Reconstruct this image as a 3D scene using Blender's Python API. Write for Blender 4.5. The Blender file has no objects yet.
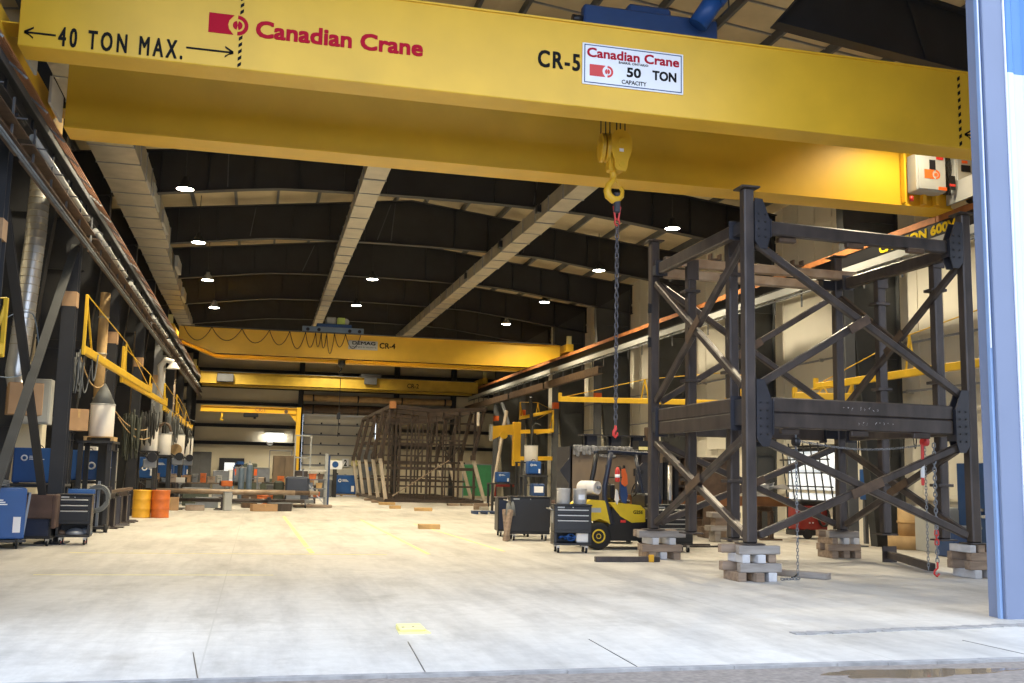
import bpy, math, random
from mathutils import Vector, Matrix
R = random.Random(7)
PI = math.pi
COL = bpy.context.scene.collection
SC = bpy.context.scene

# ------------------------------------------------------------------ materials
MATS = {}
def mat(name, col, rough=0.6, metal=0.0, var=0.12, scale=3.0, col2=None, amt=0.5, bump=0.0, stretch=(1, 1, 1), detail=6.0, emit=None, estr=0.0, sharp=0.25, coat=0.0):
    m = bpy.data.materials.new(name); m.use_nodes = True
    nt = m.node_tree; N = nt.nodes; L = nt.links
    b = N['Principled BSDF']
    b.inputs['Roughness'].default_value = rough; b.inputs['Metallic'].default_value = metal
    if coat: b.inputs['Coat Weight'].default_value = coat
    tc = N.new('ShaderNodeTexCoord'); mp = N.new('ShaderNodeMapping'); mp.inputs['Scale'].default_value = stretch
    L.new(tc.outputs['Object'], mp.inputs['Vector'])
    nz = N.new('ShaderNodeTexNoise'); nz.inputs['Scale'].default_value = scale; nz.inputs['Detail'].default_value = detail
    L.new(mp.outputs['Vector'], nz.inputs['Vector'])
    rp = N.new('ShaderNodeValToRGB')
    c2 = col2 if col2 else tuple(max(0, c*(1-var*2)) for c in col)
    hi = tuple(min(1, c*(1+var)) for c in col)
    rp.color_ramp.elements[0].position = max(0.0, amt-sharp); rp.color_ramp.elements[0].color = (*c2, 1)
    rp.color_ramp.elements[1].position = min(1.0, amt+sharp); rp.color_ramp.elements[1].color = (*hi, 1)
    L.new(nz.outputs['Fac'], rp.inputs['Fac']); L.new(rp.outputs['Color'], b.inputs['Base Color'])
    if bump:
        bp = N.new('ShaderNodeBump'); bp.inputs['Strength'].default_value = bump; bp.inputs['Distance'].default_value = 0.02
        L.new(nz.outputs['Fac'], bp.inputs['Height']); L.new(bp.outputs['Normal'], b.inputs['Normal'])
    if emit:
        b.inputs['Emission Color'].default_value = (*emit, 1); b.inputs['Emission Strength'].default_value = estr
    if name.startswith('letter'): b.inputs['Specular IOR Level'].default_value = .15; b.inputs['Roughness'].default_value = .9
    MATS[name] = m
    return m

# ------------------------------------------------------------------ mesh builder
class MB:
    def __init__(s): s.v = []; s.f = []; s.sm = []
    def add(s, verts, faces, smooth=False, M=None):
        n = len(s.v)
        for p in verts: s.v.append(M @ Vector(p) if M else Vector(p))
        for f in faces: s.f.append([i+n for i in f]); s.sm.append(smooth)
        return s
    def box(s, x0, x1, y0, y1, z0, z1, M=None):
        vs = [(x, y, z) for z in (z0, z1) for y in (y0, y1) for x in (x0, x1)]
        return s.add(vs, [(0,2,3,1), (4,5,7,6), (0,1,5,4), (2,6,7,3), (0,4,6,2), (1,3,7,5)], M=M)
    def cbox(s, x0, x1, y0, y1, z0, z1, c, M=None):            # chamfered box, c = edge cut
        hx, hy, hz = (x1-x0)/2, (y1-y0)/2, (z1-z0)/2
        c = min(c, hx*.49, hy*.49, hz*.49)
        cx, cy, cz = (x0+x1)/2, (y0+y1)/2, (z0+z1)/2
        vs = []; idx = {}
        for sx in (-1, 1):
            for sy in (-1, 1):
                for sz in (-1, 1):
                    for a in range(3):
                        d = [hx-c, hy-c, hz-c]; d[a] += c
                        idx[(sx, sy, sz, a)] = len(vs); vs.append((cx+sx*d[0], cy+sy*d[1], cz+sz*d[2]))
        fs = []
        for a in range(3):
            b, e = (a+1) % 3, (a+2) % 3
            for sg in (-1, 1):
                q = []
                for (p, r) in ((-1,-1), (1,-1), (1,1), (-1,1)):
                    k = [0,0,0]; k[a] = sg; k[b] = p; k[e] = r
                    q.append(idx[(*k, a)])
                fs.append(q if sg > 0 else q[::-1])
                # edges between faces a and b along e
            for sa in (-1, 1):
                for sb in (-1, 1):
                    k = [0,0,0]; k[a] = sa; k[b] = sb
                    k0 = k[:]; k0[e] = -1; k1 = k[:]; k1[e] = 1
                    q = [idx[(*k0, a)], idx[(*k0, b)], idx[(*k1, b)], idx[(*k1, a)]]
                    fs.append(q if sa*sb > 0 else q[::-1])
        for sx in (-1, 1):
            for sy in (-1, 1):
                for sz in (-1, 1):
                    q = [idx[(sx, sy, sz, 0)], idx[(sx, sy, sz, 1)], idx[(sx, sy, sz, 2)]]
                    fs.append(q if sx*sy*sz > 0 else q[::-1])
        return s.add(vs, fs, M=M)
    def frame(s, p0, p1, up=(0, 0, 1)):
        p0, p1 = Vector(p0), Vector(p1); d = (p1-p0); ln = d.length; d.normalize()
        u = Vector(up)
        if abs(d.dot(u)) > .999: u = Vector((0, 1, 0))
        x = d.cross(u).normalized(); z = x.cross(d).normalized()
        M = Matrix((( x.x, d.x, z.x, p0.x), (x.y, d.y, z.y, p0.y), (x.z, d.z, z.z, p0.z), (0, 0, 0, 1)))
        return M, ln
    def bar(s, p0, p1, w, h=None, up=(0, 0, 1), c=0):           # rectangular bar along p0-p1
        h = w if h is None else h
        M, ln = s.frame(p0, p1, up)
        return s.cbox(-w/2, w/2, 0, ln, -h/2, h/2, c, M) if c else s.box(-w/2, w/2, 0, ln, -h/2, h/2, M)
    def ibeam(s, p0, p1, w, h, t=0.02, up=(0, 0, 1)):           # flanges perpendicular to up
        M, ln = s.frame(p0, p1, up)
        s.box(-w/2, w/2, 0, ln, h/2-t, h/2, M); s.box(-w/2, w/2, 0, ln, -h/2, -h/2+t, M)
        return s.box(-t/2, t/2, 0, ln, -h/2+t, h/2-t, M)
    def channel(s, p0, p1, w, h, t=0.012, up=(0, 0, 1)):
        M, ln = s.frame(p0, p1, up)
        s.box(-w/2, w/2, 0, ln, h/2-t, h/2, M); s.box(-w/2, w/2, 0, ln, -h/2, -h/2+t, M)
        return s.box(-w/2, -w/2+t, 0, ln, -h/2+t, h/2-t, M)
    def angle(s, p0, p1, w, t=0.012, up=(0, 0, 1)):
        M, ln = s.frame(p0, p1, up)
        s.box(-w/2, w/2, 0, ln, -w/2, -w/2+t, M)
        return s.box(-w/2, -w/2+t, 0, ln, -w/2+t, w/2, M)
    def cyl(s, p0, p1, r0, r1=None, n=16, cap=True, smooth=True):
        r1 = r0 if r1 is None else r1
        M, ln = s.frame(p0, p1)
        return s.rev([(r0, 0), (r1, ln)], n, M=M @ Matrix.Rotation(-PI/2, 4, 'X'), cap=cap, smooth=smooth)
    def rev(s, prof, n=20, M=None, cap=True, smooth=True):       # lathe around z
        vs = []; fs = []
        for r, z in prof:
            for i in range(n):
                a = 2*PI*i/n; vs.append((r*math.cos(a), r*math.sin(a), z))
        k = len(prof)
        for j in range(k-1):
            for i in range(n):
                i2 = (i+1) % n
                fs.append((j*n+i, j*n+i2, (j+1)*n+i2, (j+1)*n+i))
        s.add(vs, fs, smooth, M)
        if cap:
            caps = []
            if prof[0][0] > 1e-5: caps.append((tuple(range(n))[::-1], 0))
            if prof[-1][0] > 1e-5: caps.append((tuple((k-1)*n+i for i in range(n)), 0))
            b = len(s.v)-len(vs)
            for c, _ in caps: s.f.append([i+b for i in c]); s.sm.append(False)
        return s
    def tube(s, pts, r, n=8, closed=False, cap=True, radii=None):
        pts = [Vector(p) for p in pts]; k = len(pts)
        vs = []; fs = []; prev = None
        for i, p in enumerate(pts):
            if closed: d = pts[(i+1) % k]-pts[i-1]
            else: d = pts[min(i+1, k-1)]-pts[max(i-1, 0)]
            d.normalize()
            if prev is None:
                a = Vector((0, 0, 1)) if abs(d.z) < .9 else Vector((1, 0, 0))
                x = d.cross(a).normalized()
            else:
                x = (prev - d*prev.dot(d))
                x = x.normalized() if x.length > 1e-6 else d.orthogonal().normalized()
            prev = x; y = d.cross(x)
            rr = radii[i] if radii else r
            for j in range(n):
                a = 2*PI*j/n; vs.append(p + x*rr*math.cos(a) + y*rr*math.sin(a))
        for i in range(k if closed else k-1):
            i2 = (i+1) % k
            for j in range(n):
                j2 = (j+1) % n
                fs.append((i*n+j, i*n+j2, i2*n+j2, i2*n+j))
        b = len(s.v)
        s.add(vs, fs, True)
        if cap and not closed:
            s.f.append([b+j for j in range(n)][::-1]); s.sm.append(False)
            s.f.append([b+(k-1)*n+j for j in range(n)]); s.sm.append(False)
        return s
    def prism(s, poly, a0, a1, axis='y', M=None):               # 2D polygon extruded along an axis
        n = len(poly)
        def P(u, v, a):
            return (u, a, v) if axis == 'y' else ((a, u, v) if axis == 'x' else (u, v, a))
        vs = [P(u, v, a0) for u, v in poly]+[P(u, v, a1) for u, v in poly]
        fs = [tuple(range(n)), tuple(range(n, 2*n))[::-1]]+[(i, i+n, (i+1) % n+n, (i+1) % n) for i in range(n)]
        return s.add(vs, fs, M=M)
    def chain(s, p0, p1, link=0.09, r=0.009, w=0.028, n=5):     # linked chain from p0 to p1
        p0, p1 = Vector(p0), Vector(p1); d = p1-p0; ln = d.length; d.normalize()
        a = d.orthogonal().normalized(); b = d.cross(a)
        pitch = link*0.78; k = max(1, int(ln/pitch))
        for i in range(k):
            c = p0+d*(pitch*(i+.5)); u = a if i % 2 else b
            pts = []
            h = link/2-w
            for j in range(10):
                t = 2*PI*j/10
                pts.append(c+u*(w*math.cos(t))+d*(w*math.sin(t)+(h if math.sin(t) >= 0 else -h)))
            s.tube(pts, r, n, closed=True)
        return s
    def build(s, name, m, parent=None, off=(0, 0, 0)):
        me = bpy.data.meshes.new(name); o = Vector(off)
        me.from_pydata([tuple(p-o) for p in s.v], [], s.f); me.update()
        me.polygons.foreach_set('use_smooth', s.sm)
        import bmesh
        bm = bmesh.new(); bm.from_mesh(me); bmesh.ops.recalc_face_normals(bm, faces=bm.faces[:]); bm.to_mesh(me); bm.free()
        me.materials.append(MATS[m] if isinstance(m, str) else m)
        ob = bpy.data.objects.new(name, me); COL.objects.link(ob)
        if parent: ob.parent = parent
        return ob

# ------------------------------------------------------------------ things
def tag(o, label, cat, group=None):
    o['label'] = label; o['category'] = cat
    if group: o['group'] = group
    return o
def struct(name, mb, m):
    o = mb.build(name, m); o['kind'] = 'structure'; return o
class Thing:
    """An Empty at the thing's base; parts are given in world coordinates (or local with local=True)."""
    def __init__(s, name, label, cat, loc=(0, 0, 0), rotz=0.0, group=None, local=False):
        s.o = bpy.data.objects.new(name, None); COL.objects.link(s.o); s.o.empty_display_size = .2
        s.o.location = loc; s.o.rotation_euler = (0, 0, rotz); tag(s.o, label, cat, group)
        s.off = (0, 0, 0) if local else loc
    def part(s, name, mb, m, parent=None, label=None):
        o = mb.build(name, m, parent or s.o, s.off)
        if label: o['label'] = label
        return o
def single(name, mb, m, label, cat, group=None, loc=(0, 0, 0), rotz=0.0, local=False):
    """A thing that is one mesh; the mesh is made relative to loc."""
    o = mb.build(name, m, None, (0, 0, 0) if local else loc)
    o.location = loc; o.rotation_euler = (0, 0, rotz)
    return tag(o, label, cat, group)
def dup(root, loc, rotz=None, label=None, group=None, scale=None):
    root = root.o if isinstance(root, Thing) else root
    r = root.copy(); COL.objects.link(r); r.location = loc
    if rotz is not None: r.rotation_euler = (0, 0, rotz)
    if scale: r.scale = scale
    if label: r['label'] = label
    if group: r['group'] = group
    for ch in list(root.children):
        c = ch.copy(); COL.objects.link(c); c.parent = r
        for g in list(ch.children):
            d = g.copy(); COL.objects.link(d); d.parent = c
    return r

def text_mb(txt, height, M, width=None, bold=0.0, thick=0.004, shear=0.0, space=1.0, fat=0.0):
    """Lettering as geometry: text laid in its own x/y plane (cap height = height), then M into the world."""
    cu = bpy.data.curves.new('lettering', 'FONT'); cu.body = txt; cu.size = 1.0; cu.offset = bold; cu.extrude = thick/2/max(height, .01)*0.7
    cu.shear = shear; cu.space_character = space; cu.resolution_u = 3
    ob = bpy.data.objects.new('lettering', cu); COL.objects.link(ob)
    dg = bpy.context.evaluated_depsgraph_get(); dg.update()
    me = bpy.data.meshes.new_from_object(ob.evaluated_get(dg))
    xs = [v.co.x for v in me.vertices]; x0, x1 = min(xs), max(xs)
    k = height/0.73; kx = (width/(x1-x0)) if width else k
    mb = MB()
    e = fat*height
    for i, (dx, dy) in enumerate(((0, 0),) if not fat else ((-e, -e), (e, -e), (-e, e), (e, e), (0, e), (0, -e), (e, 0), (-e, 0))):
        mb.add([((v.co.x-x0)*kx+dx, v.co.y*k+dy, v.co.z*k+i*.0007) for v in me.vertices], [tuple(p.vertices) for p in me.polygons], False, M)
    bpy.data.objects.remove(ob); bpy.data.curves.remove(cu); bpy.data.meshes.remove(me)
    return mb
def face_front(x, y, z, rot=0.0):     # text plane facing -Y, origin at x,y,z
    return Matrix.Translation((x, y, z)) @ Matrix.Rotation(rot, 4, 'Z') @ Matrix.Rotation(PI/2, 4, 'X')
# ------------------------------------------------------------------ palette
mat('crane_yellow', (0.72, 0.43, 0.025), 0.42, var=0.06, scale=1.2)
mat('boom_yellow', (0.70, 0.43, 0.02), 0.5, var=0.08)
mat('frame_dark', (0.022, 0.023, 0.027), 0.6, var=0.15, scale=2)
mat('frame_grey', (0.10, 0.105, 0.115), 0.55, var=0.12, scale=2)
mat('mill_steel', (0.080, 0.066, 0.061), 0.42, metal=0.4, var=0.2, scale=4, col2=(0.040, 0.034, 0.034), stretch=(1, 1, .35))
mat('mill_brown', (0.13, 0.085, 0.055), 0.5, metal=0.3, var=0.2, scale=5, col2=(0.07, 0.048, 0.036))
mat('mill_pale', (0.36, 0.29, 0.22), 0.45, metal=0.35, var=0.15, scale=3, col2=(0.24, 0.16, 0.10))
mat('plate_blue_steel', (0.034, 0.035, 0.045), 0.5, metal=0.2, var=0.15)
mat('bright_steel', (0.52, 0.50, 0.47), 0.32, metal=0.8, var=0.08, scale=6)
mat('galvanised', (0.50, 0.46, 0.37), 0.42, metal=0.55, var=0.10, scale=2.2)
mat('deck_insulation', (0.56, 0.47, 0.30), 0.75, var=0.08, scale=1.5)
mat('liner_panel', (0.64, 0.58, 0.44), 0.6, var=0.05, scale=.6)
mat('liner_white', (0.74, 0.70, 0.60), 0.55, var=0.05, scale=.6)
mat('door_panel', (0.70, 0.68, 0.60), 0.45, var=0.05, scale=.8)
mat('rust_rail', (0.42, 0.16, 0.05), 0.6, metal=0.25, var=0.2, scale=3)
mat('copper', (0.45, 0.22, 0.13), 0.35, metal=0.7, var=0.1)
mat('black_paint', (0.012, 0.012, 0.014), 0.4, var=0.1)
mat('navy_paint', (0.016, 0.022, 0.045), 0.35, var=0.1)
mat('letter_black', (0.012, 0.012, 0.012), 0.5, var=0.0)
mat('letter_red', (0.40, 0.010, 0.028), 0.5, var=0.0)
mat('letter_white', (0.8, 0.8, 0.8), 0.5, var=0.0)
mat('letter_yellow', (0.75, 0.55, 0.02), 0.5, var=0.0)
mat('sign_white', (0.78, 0.80, 0.84), 0.4, var=0.02)
mat('rubber', (0.014, 0.014, 0.015), 0.8, var=0.1)
mat('timber', (0.30, 0.225, 0.165), 0.85, var=0.2, scale=4, col2=(0.17, 0.12, 0.085), stretch=(.4, 3, 3), bump=.3)
mat('timber_grey', (0.30, 0.28, 0.26), 0.85, var=0.2, scale=4, col2=(0.19, 0.16, 0.14), stretch=(.4, 3, 3), bump=.3)
mat('timber_white', (0.58, 0.58, 0.60), 0.8, var=0.15, scale=4, bump=.2)
mat('timber_fresh', (0.52, 0.34, 0.15), 0.8, var=0.15, scale=4)
mat('cardboard', (0.42, 0.26, 0.14), 0.85, var=0.1)
mat('welder_blue', (0.014, 0.08, 0.28), 0.4, var=0.06)
mat('deep_blue', (0.02, 0.055, 0.16), 0.4, var=0.08)
mat('welder_red', (0.26, 0.022, 0.018), 0.45, var=0.12)
mat('hook_red', (0.60, 0.035, 0.03), 0.4, var=0.08)
mat('orange_paint', (0.62, 0.16, 0.025), 0.45, var=0.08, scale=5, col2=(0.42, 0.09, 0.02))
mat('drum_yellow', (0.72, 0.38, 0.025), 0.45, var=0.08, scale=5)
mat('white_plastic', (0.76, 0.73, 0.68), 0.45, var=0.04)
mat('grey_paint', (0.30, 0.31, 0.32), 0.5, var=0.1)
mat('box_grey', (0.40, 0.41, 0.40), 0.4, var=0.05)
mat('steel_grey', (0.22, 0.24, 0.27), 0.4, metal=.3, var=0.1)
mat('gas_blue', (0.17, 0.24, 0.33), 0.4, metal=.2, var=0.08)
mat('cable_black', (0.02, 0.02, 0.02), 0.6, var=0.1)
mat('cable_green', (0.035, 0.04, 0.028), 0.7, var=0.2)
mat('hose_grey', (0.16, 0.17, 0.17), 0.6, var=0.2)
mat('paper_white', (0.8, 0.8, 0.82), 0.8, var=0.03)
mat('green_paint', (0.035, 0.20, 0.085), 0.5, var=0.1)
mat('clad_blue', (0.07, 0.20, 0.46), 0.35, var=0.03)
mat('clad_white', (0.55, 0.63, 0.74), 0.35, var=0.02)
mat('jamb_blue', (0.155, 0.19, 0.285), 0.4, var=0.04, scale=1)
mat('trim_highlight_white', (0.72, 0.74, 0.86), 0.4, var=0.03)
mat('wood_reel', (0.55, 0.37, 0.18), 0.8, var=0.15)
mat('forklift_yellow', (0.74, 0.52, 0.025), 0.38, var=0.06)
mat('orange_tag', (0.75, 0.13, 0.02), 0.5, var=0.05)
mat('canvas_brown', (0.10, 0.06, 0.045), 0.9, var=0.2)
mat('lamp_glow', (0.9, 0.9, 0.9), 0.5, var=0, emit=(1.0, 0.93, 0.78), estr=30)
mat('tube_glow', (0.9, 0.9, 0.9), 0.5, var=0, emit=(1.0, 0.98, 0.9), estr=14)
mat('daylight_glow', (0.9, 0.9, 0.9), 0.5, var=0, emit=(0.80, 0.9, 1.0), estr=0.55)
mat('screen_glow', (0.1, 0.1, 0.12), 0.3, var=0, emit=(0.75, 0.88, 1.0), estr=1.2)
mat('lime', (0.5, 0.65, 0.15), 0.5, var=0.05)
mat('skin', (0.45, 0.28, 0.2), 0.6, var=0.05)

def floor_material():
    m = bpy.data.materials.new('concrete_floor'); m.use_nodes = True
    nt = m.node_tree; N = nt.nodes; L = nt.links; b = N['Principled BSDF']
    tc = N.new('ShaderNodeTexCoord')
    def noise(sc, st, det=6, rough=.6):
        mp = N.new('ShaderNodeMapping'); mp.inputs['Scale'].default_value = st
        L.new(tc.outputs['Object'], mp.inputs['Vector'])
        n = N.new('ShaderNodeTexNoise'); n.inputs['Scale'].default_value = sc; n.inputs['Detail'].default_value = det; n.inputs['Roughness'].default_value = rough
        L.new(mp.outputs['Vector'], n.inputs['Vector']); return n.outputs['Fac']
    def ramp(f, p0, c0, p1, c1):
        r = N.new('ShaderNodeValToRGB'); e = r.color_ramp.elements
        e[0].position = p0; e[0].color = (*c0, 1); e[1].position = p1; e[1].color = (*c1, 1)
        L.new(f, r.inputs['Fac']); return r.outputs['Color']
    def mul(a, c, f=1.0):
        x = N.new('ShaderNodeMix'); x.data_type = 'RGBA'; x.blend_type = 'MULTIPLY'; x.inputs['Factor'].default_value = f
        L.new(a, x.inputs[6]); L.new(c, x.inputs[7]); return x.outputs[2]
    base = ramp(noise(.35, (1, 1, 1)), .3, (.50, .475, .43), .7, (.60, .575, .53))
    fine = ramp(noise(5, (1, 1, 1), 8, .7), .32, (.86, .85, .84), .62, (1, 1, 1))
    streak = ramp(noise(1.1, (1.6, .22, 1), 7, .65), .30, (.70, .70, .71), .56, (1, 1, 1))
    blot = ramp(noise(.8, (1, .6, 1), 8, .7), .30, (.74, .73, .71), .47, (1, 1, 1))
    spots = ramp(noise(22, (1, 1, 1), 3, .5), .24, (.72, .68, .62), .30, (1, 1, 1))
    c = mul(mul(mul(mul(base, fine), streak), blot), spots)
    # saw-cut joints, thin grooves of dirt: every 6.1 m along the hall and across it
    sep = N.new('ShaderNodeSeparateXYZ'); L.new(tc.outputs['Object'], sep.inputs[0])
    def joint(out, period, off, w):
        a = N.new('ShaderNodeMath'); a.operation = 'ADD'; a.inputs[1].default_value = off; L.new(out, a.inputs[0])
        p = N.new('ShaderNodeMath'); p.operation = 'PINGPONG'; p.inputs[1].default_value = period/2; L.new(a.outputs[0], p.inputs[0])
        q = N.new('ShaderNodeMath'); q.operation = 'LESS_THAN'; q.inputs[1].default_value = w; L.new(p.outputs[0], q.inputs[0])
        return q.outputs[0]
    jx = joint(sep.outputs['X'], 6.1, 0.35, .008); jy = joint(sep.outputs['Y'], 6.1, 1.3, .010)
    mx = N.new('ShaderNodeMath'); mx.operation = 'MAXIMUM'; L.new(jx, mx.inputs[0]); L.new(jy, mx.inputs[1])
    x = N.new('ShaderNodeMix'); x.data_type = 'RGBA'; L.new(mx.outputs[0], x.inputs['Factor']); L.new(c, x.inputs[6]); x.inputs[7].default_value = (.40, .38, .34, 1)
    L.new(x.outputs[2], b.inputs['Base Color'])
    rr = N.new('ShaderNodeMapRange'); rr.inputs[3].default_value = .42; rr.inputs[4].default_value = .68
    L.new(noise(1.5, (1, .5, 1)), rr.inputs[0]); L.new(rr.outputs[0], b.inputs['Roughness'])
    MATS['concrete_floor'] = m
floor_material()
mat('asphalt', (0.235, 0.20, 0.17), 0.9, var=0.15, scale=18, col2=(0.15, 0.125, 0.105), bump=.5, detail=8)
mat('line_yellow', (0.78, 0.70, 0.22), 0.7, var=0.1, scale=3, col2=(0.62, 0.57, 0.36), amt=.45)
mat('concrete_edge', (.30, .29, .28), .85, var=.2, scale=6, bump=.4)
def water():
    m = mat('puddle_water', (0.20, 0.15, 0.10), 0.04, var=.05, scale=2)
    m.node_tree.nodes['Principled BSDF'].inputs['IOR'].default_value = 1.33
water()
mat('plate_tan', (0.20, 0.15, 0.10), 0.55, metal=.15, var=0.2, scale=2, col2=(0.12, 0.09, 0.065), stretch=(1, 1, .3))
mat('torn_wrap', (0.30, 0.30, 0.30), 0.25, var=.3, scale=9, col2=(0.03, 0.03, 0.035))
mat('orange_rust', (0.36, 0.16, 0.055), 0.55, var=.15, scale=3)
mat('far_brown', (0.10, 0.06, 0.04), 0.6, metal=.15, var=.2, scale=3)
mat('galv_bright', (0.62, 0.62, 0.60), 0.3, metal=0.75, var=0.08, scale=3)
mat('cage_dark', (0.062, 0.042, 0.032), 0.55, metal=.3, var=.2, scale=4, col2=(0.03, 0.024, 0.02))
mat('cage_pale', (0.52, 0.45, 0.36), 0.45, metal=.4, var=.12, scale=3)
mat('green_grey', (0.07, 0.085, 0.065), 0.5, var=.1)
mat('steel_blue_dark', (0.045, 0.055, 0.085), 0.45, var=.1)
mat('jamb_edge', (0.20, 0.30, 0.50), 0.4, var=.03)
mat('frame_mid', (0.055, 0.058, 0.06), 0.55, var=.12, scale=2)
mat('chain_steel', (0.10, 0.10, 0.115), 0.35, metal=.6, var=.1)
mat('pail_metal', (0.55, 0.55, 0.55), 0.35, metal=.45, var=.08, scale=5)
mat('shaded_yellow', (0.50, 0.33, 0.03), 0.5, var=.1, scale=2)  # crane yellow darkened: shade painted into the furthest crane
# ------------------------------------------------------------------ setting: ground, shell, frames
FR = [11.2, 16.8, 23.5, 30.2, 36.9, 43.6, 50.3, 57.0, 63.7, 70.4]     # frame lines along the hall
RX = 5.1                                                        # ridge
XL, XR, YB, YF = -6.4, 16.45, 71.0, 11.15
def roof_z(x, up=0.0): return 11.82 - abs(x-RX)*0.115 + up
def raft_z(x, up=0.0):
    d = abs(x-RX); return (9.93-.0045*d*d if d < 5 else 9.82-(d-5)*.13) + up

struct('floor', MB().box(XL-.3, XR+.3, 8.45, YB+.3, -.25, 0), 'concrete_floor')
# worn raised edge where the apron meets the yard
struct('ground', MB().box(-40, 60, -30, 8.44, -.3, -.02), 'asphalt'); struct('ground', MB().box(16.8, 60, 8.44, 40, -.3, -.02), 'asphalt')
lip = MB()
for i in range(46):
    x = XL+i*.5; lip.box(x, x+.5, 8.43-R.uniform(0, .035), 8.5, -.05, .004+R.uniform(0, .004))
struct('trim_1', lip, 'concrete_edge')
thr = MB()
for i in range(30):
    x = 5.6+i*.11; thr.box(x, x+.115, 10.02+.012*i+R.uniform(-.03, .03), 10.16+.012*i+R.uniform(-.02, .04), 0, .012)
struct('trim_2', thr, 'concrete_edge')
# painted lane lines
for k, (a, b, w) in enumerate((((2.27, 21.1), (3.35, 38.5), .09), ((4.75, 20.9), (4.85, 36.5), .09), ((-3.2, 19.4), (5.6, 19.4), .05), ((-2.9, 16.5), (.6, 16.5), .04))):
    pass
ln = MB()
ln.bar((1.05, 37.5, .002), (1.15, 22.6, .002), .10, .004); ln.bar((1.15, 22.1, .002), (1.17, 20.9, .002), .10, .004)
struct('lane_marking', ln, 'line_yellow')
struct('lane_marking', MB().bar((3.55, 35.5, .002), (3.45, 20.7, .002), .09, .004), 'line_yellow')
struct('lane_marking', MB().bar((-3.3, 20.9, .002), (2.6, 20.55, .002), .05, .004), 'line_yellow')
struct('lane_marking', MB().bar((-3.1, 16.7, .002), (.35, 16.55, .002), .04, .004), 'line_yellow')
struct('lane_marking', MB().bar((5.0, 33, .002), (5.2, 21.5, .002), .07, .004), 'line_yellow')
# apron cracks: thin dirt-filled saw cuts
ck = MB()
for p, q in (((-.35, 8.5), (-.45, 9.7)), ((1.42, 8.5), (1.5, 10.05)), ((3.25, 8.5), (3.3, 10.0)), ((7.25, 8.6), (7.2, 9.5))):
    ck.bar((p[0], p[1], .0015), (q[0], q[1], .0015), .008, .003)
struct('trim_3', ck, 'black_paint')

# roof deck, two pitches over the far bays and two raised ones over the door bay
def roof(name, y0, y1, up):
    for sx, x0, x1 in ((-1, XL, RX), (1, RX, XR)):
        m = MB(); M = None
        z0, z1 = roof_z(x0, up), roof_z(x1, up)
        m.prism([(x0, z0), (x1, z1), (x1, z1+.12), (x0, z0+.12)], y0, y1)
        struct('roof', m, 'deck_insulation')
roof('roof', FR[2]-.1, YB+.2, 0); roof('roof', YF-.2, FR[2]-.1, 0.95)
struct('wall_step_plate', MB().prism([(XL, roof_z(XL)), (RX, roof_z(RX)), (XR, roof_z(XR)), (XR, roof_z(XR, 1.1)), (RX, roof_z(RX, 1.1)), (XL, roof_z(XL, 1.1))], FR[2]-.1, FR[2]-.05), 'deck_insulation')  # closing plate, added to shut the sky out of the roof step
for sx in (-1, 1):                                                # purlins: z-sections running along the hall
    for i in range(8):
        x = RX+sx*(0.55+1.42*i)
        if not (XL < x < XR): continue
        z = roof_z(x)
        m = MB().channel((x, FR[2], z-.115), (x, YB, z-.115), .08, .22, .012)
        struct('purlin', m, 'frame_grey')
        z = roof_z(x, 0.95)
        struct('purlin', MB().channel((x, YF, z-.115), (x, FR[2], z-.115), .08, .22, .012), 'frame_grey')
sm = MB()                                                        # lap seams across the near bay deck
for i in range(12):
    y = 12.6+i*1.2
    for sx in (-1, 1):
        sm.bar((RX, y, roof_z(RX, 0.95)-.02), (RX+sx*11, y, roof_z(RX+11, 0.95)-.02), .04, .05)
struct('trim_4', sm, 'grey_paint')

def rafter(y, up=0.0, x0=None, x1=None):
    xs = [RX-11.2+i*.8 for i in range(29)]
    m = MB()
    for a, b in zip(xs, xs[1:]):
        za, zb = raft_z(a, up), raft_z(b, up); ta, tb = roof_z(a, up)-.24, roof_z(b, up)-.24
        m.prism([(a, za), (b, zb), (b, tb), (a, ta)], y-.01, y+.01)
        m.prism([(a, za-.025), (b, zb-.025), (b, zb), (a, za)], y-.14, y+.14)
        m.prism([(a, ta), (b, tb), (b, tb+.02), (a, ta+.02)], y-.14, y+.14)
    for i in range(1, 8):
        for sx in (-1, 1):
            x = RX+sx*(1.3*i+.35); m.box(x-.008, x+.008, y-.1, y-.01, raft_z(x, up), roof_z(x, up)-.25)
    struct('roof_beam', m, 'frame_dark')
for y in FR[2:]: rafter(y)
# door-bay rafter: a deep haunch on the right, shallow over the middle
y = FR[1]; m = MB()
def hz(x): return 9.66+(13.4-x)*.12
m.prism([(9.1, hz(9.1)), (15.6, hz(15.6)), (15.6, 10.5), (10.1, 11.4)], y-.012, y+.012)
m.prism([(9.1, hz(9.1)-.03), (15.6, hz(15.6)-.03), (15.6, hz(15.6)), (9.1, hz(9.1))], y-.15, y+.15)
m.prism([(10.1, 11.4), (15.6, 10.5), (15.6, 10.53), (10.6, 11.43)], y-.13, y+.13)
m.bar((12.4, y-.05, hz(12.4)), (12.0, y-.05, 11.0), .02, .08)
m.bar((9.1, y, hz(9.1)-.03), (10.25, y, 11.5), .3, .03)
m.prism([(-6, 10.9), (RX, 11.75), (10.6, 11.3), (10.6, 11.7), (RX, 12.3), (-6, 11.2)], y-.012, y+.012)
struct('roof_beam', m, 'frame_dark')

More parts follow.
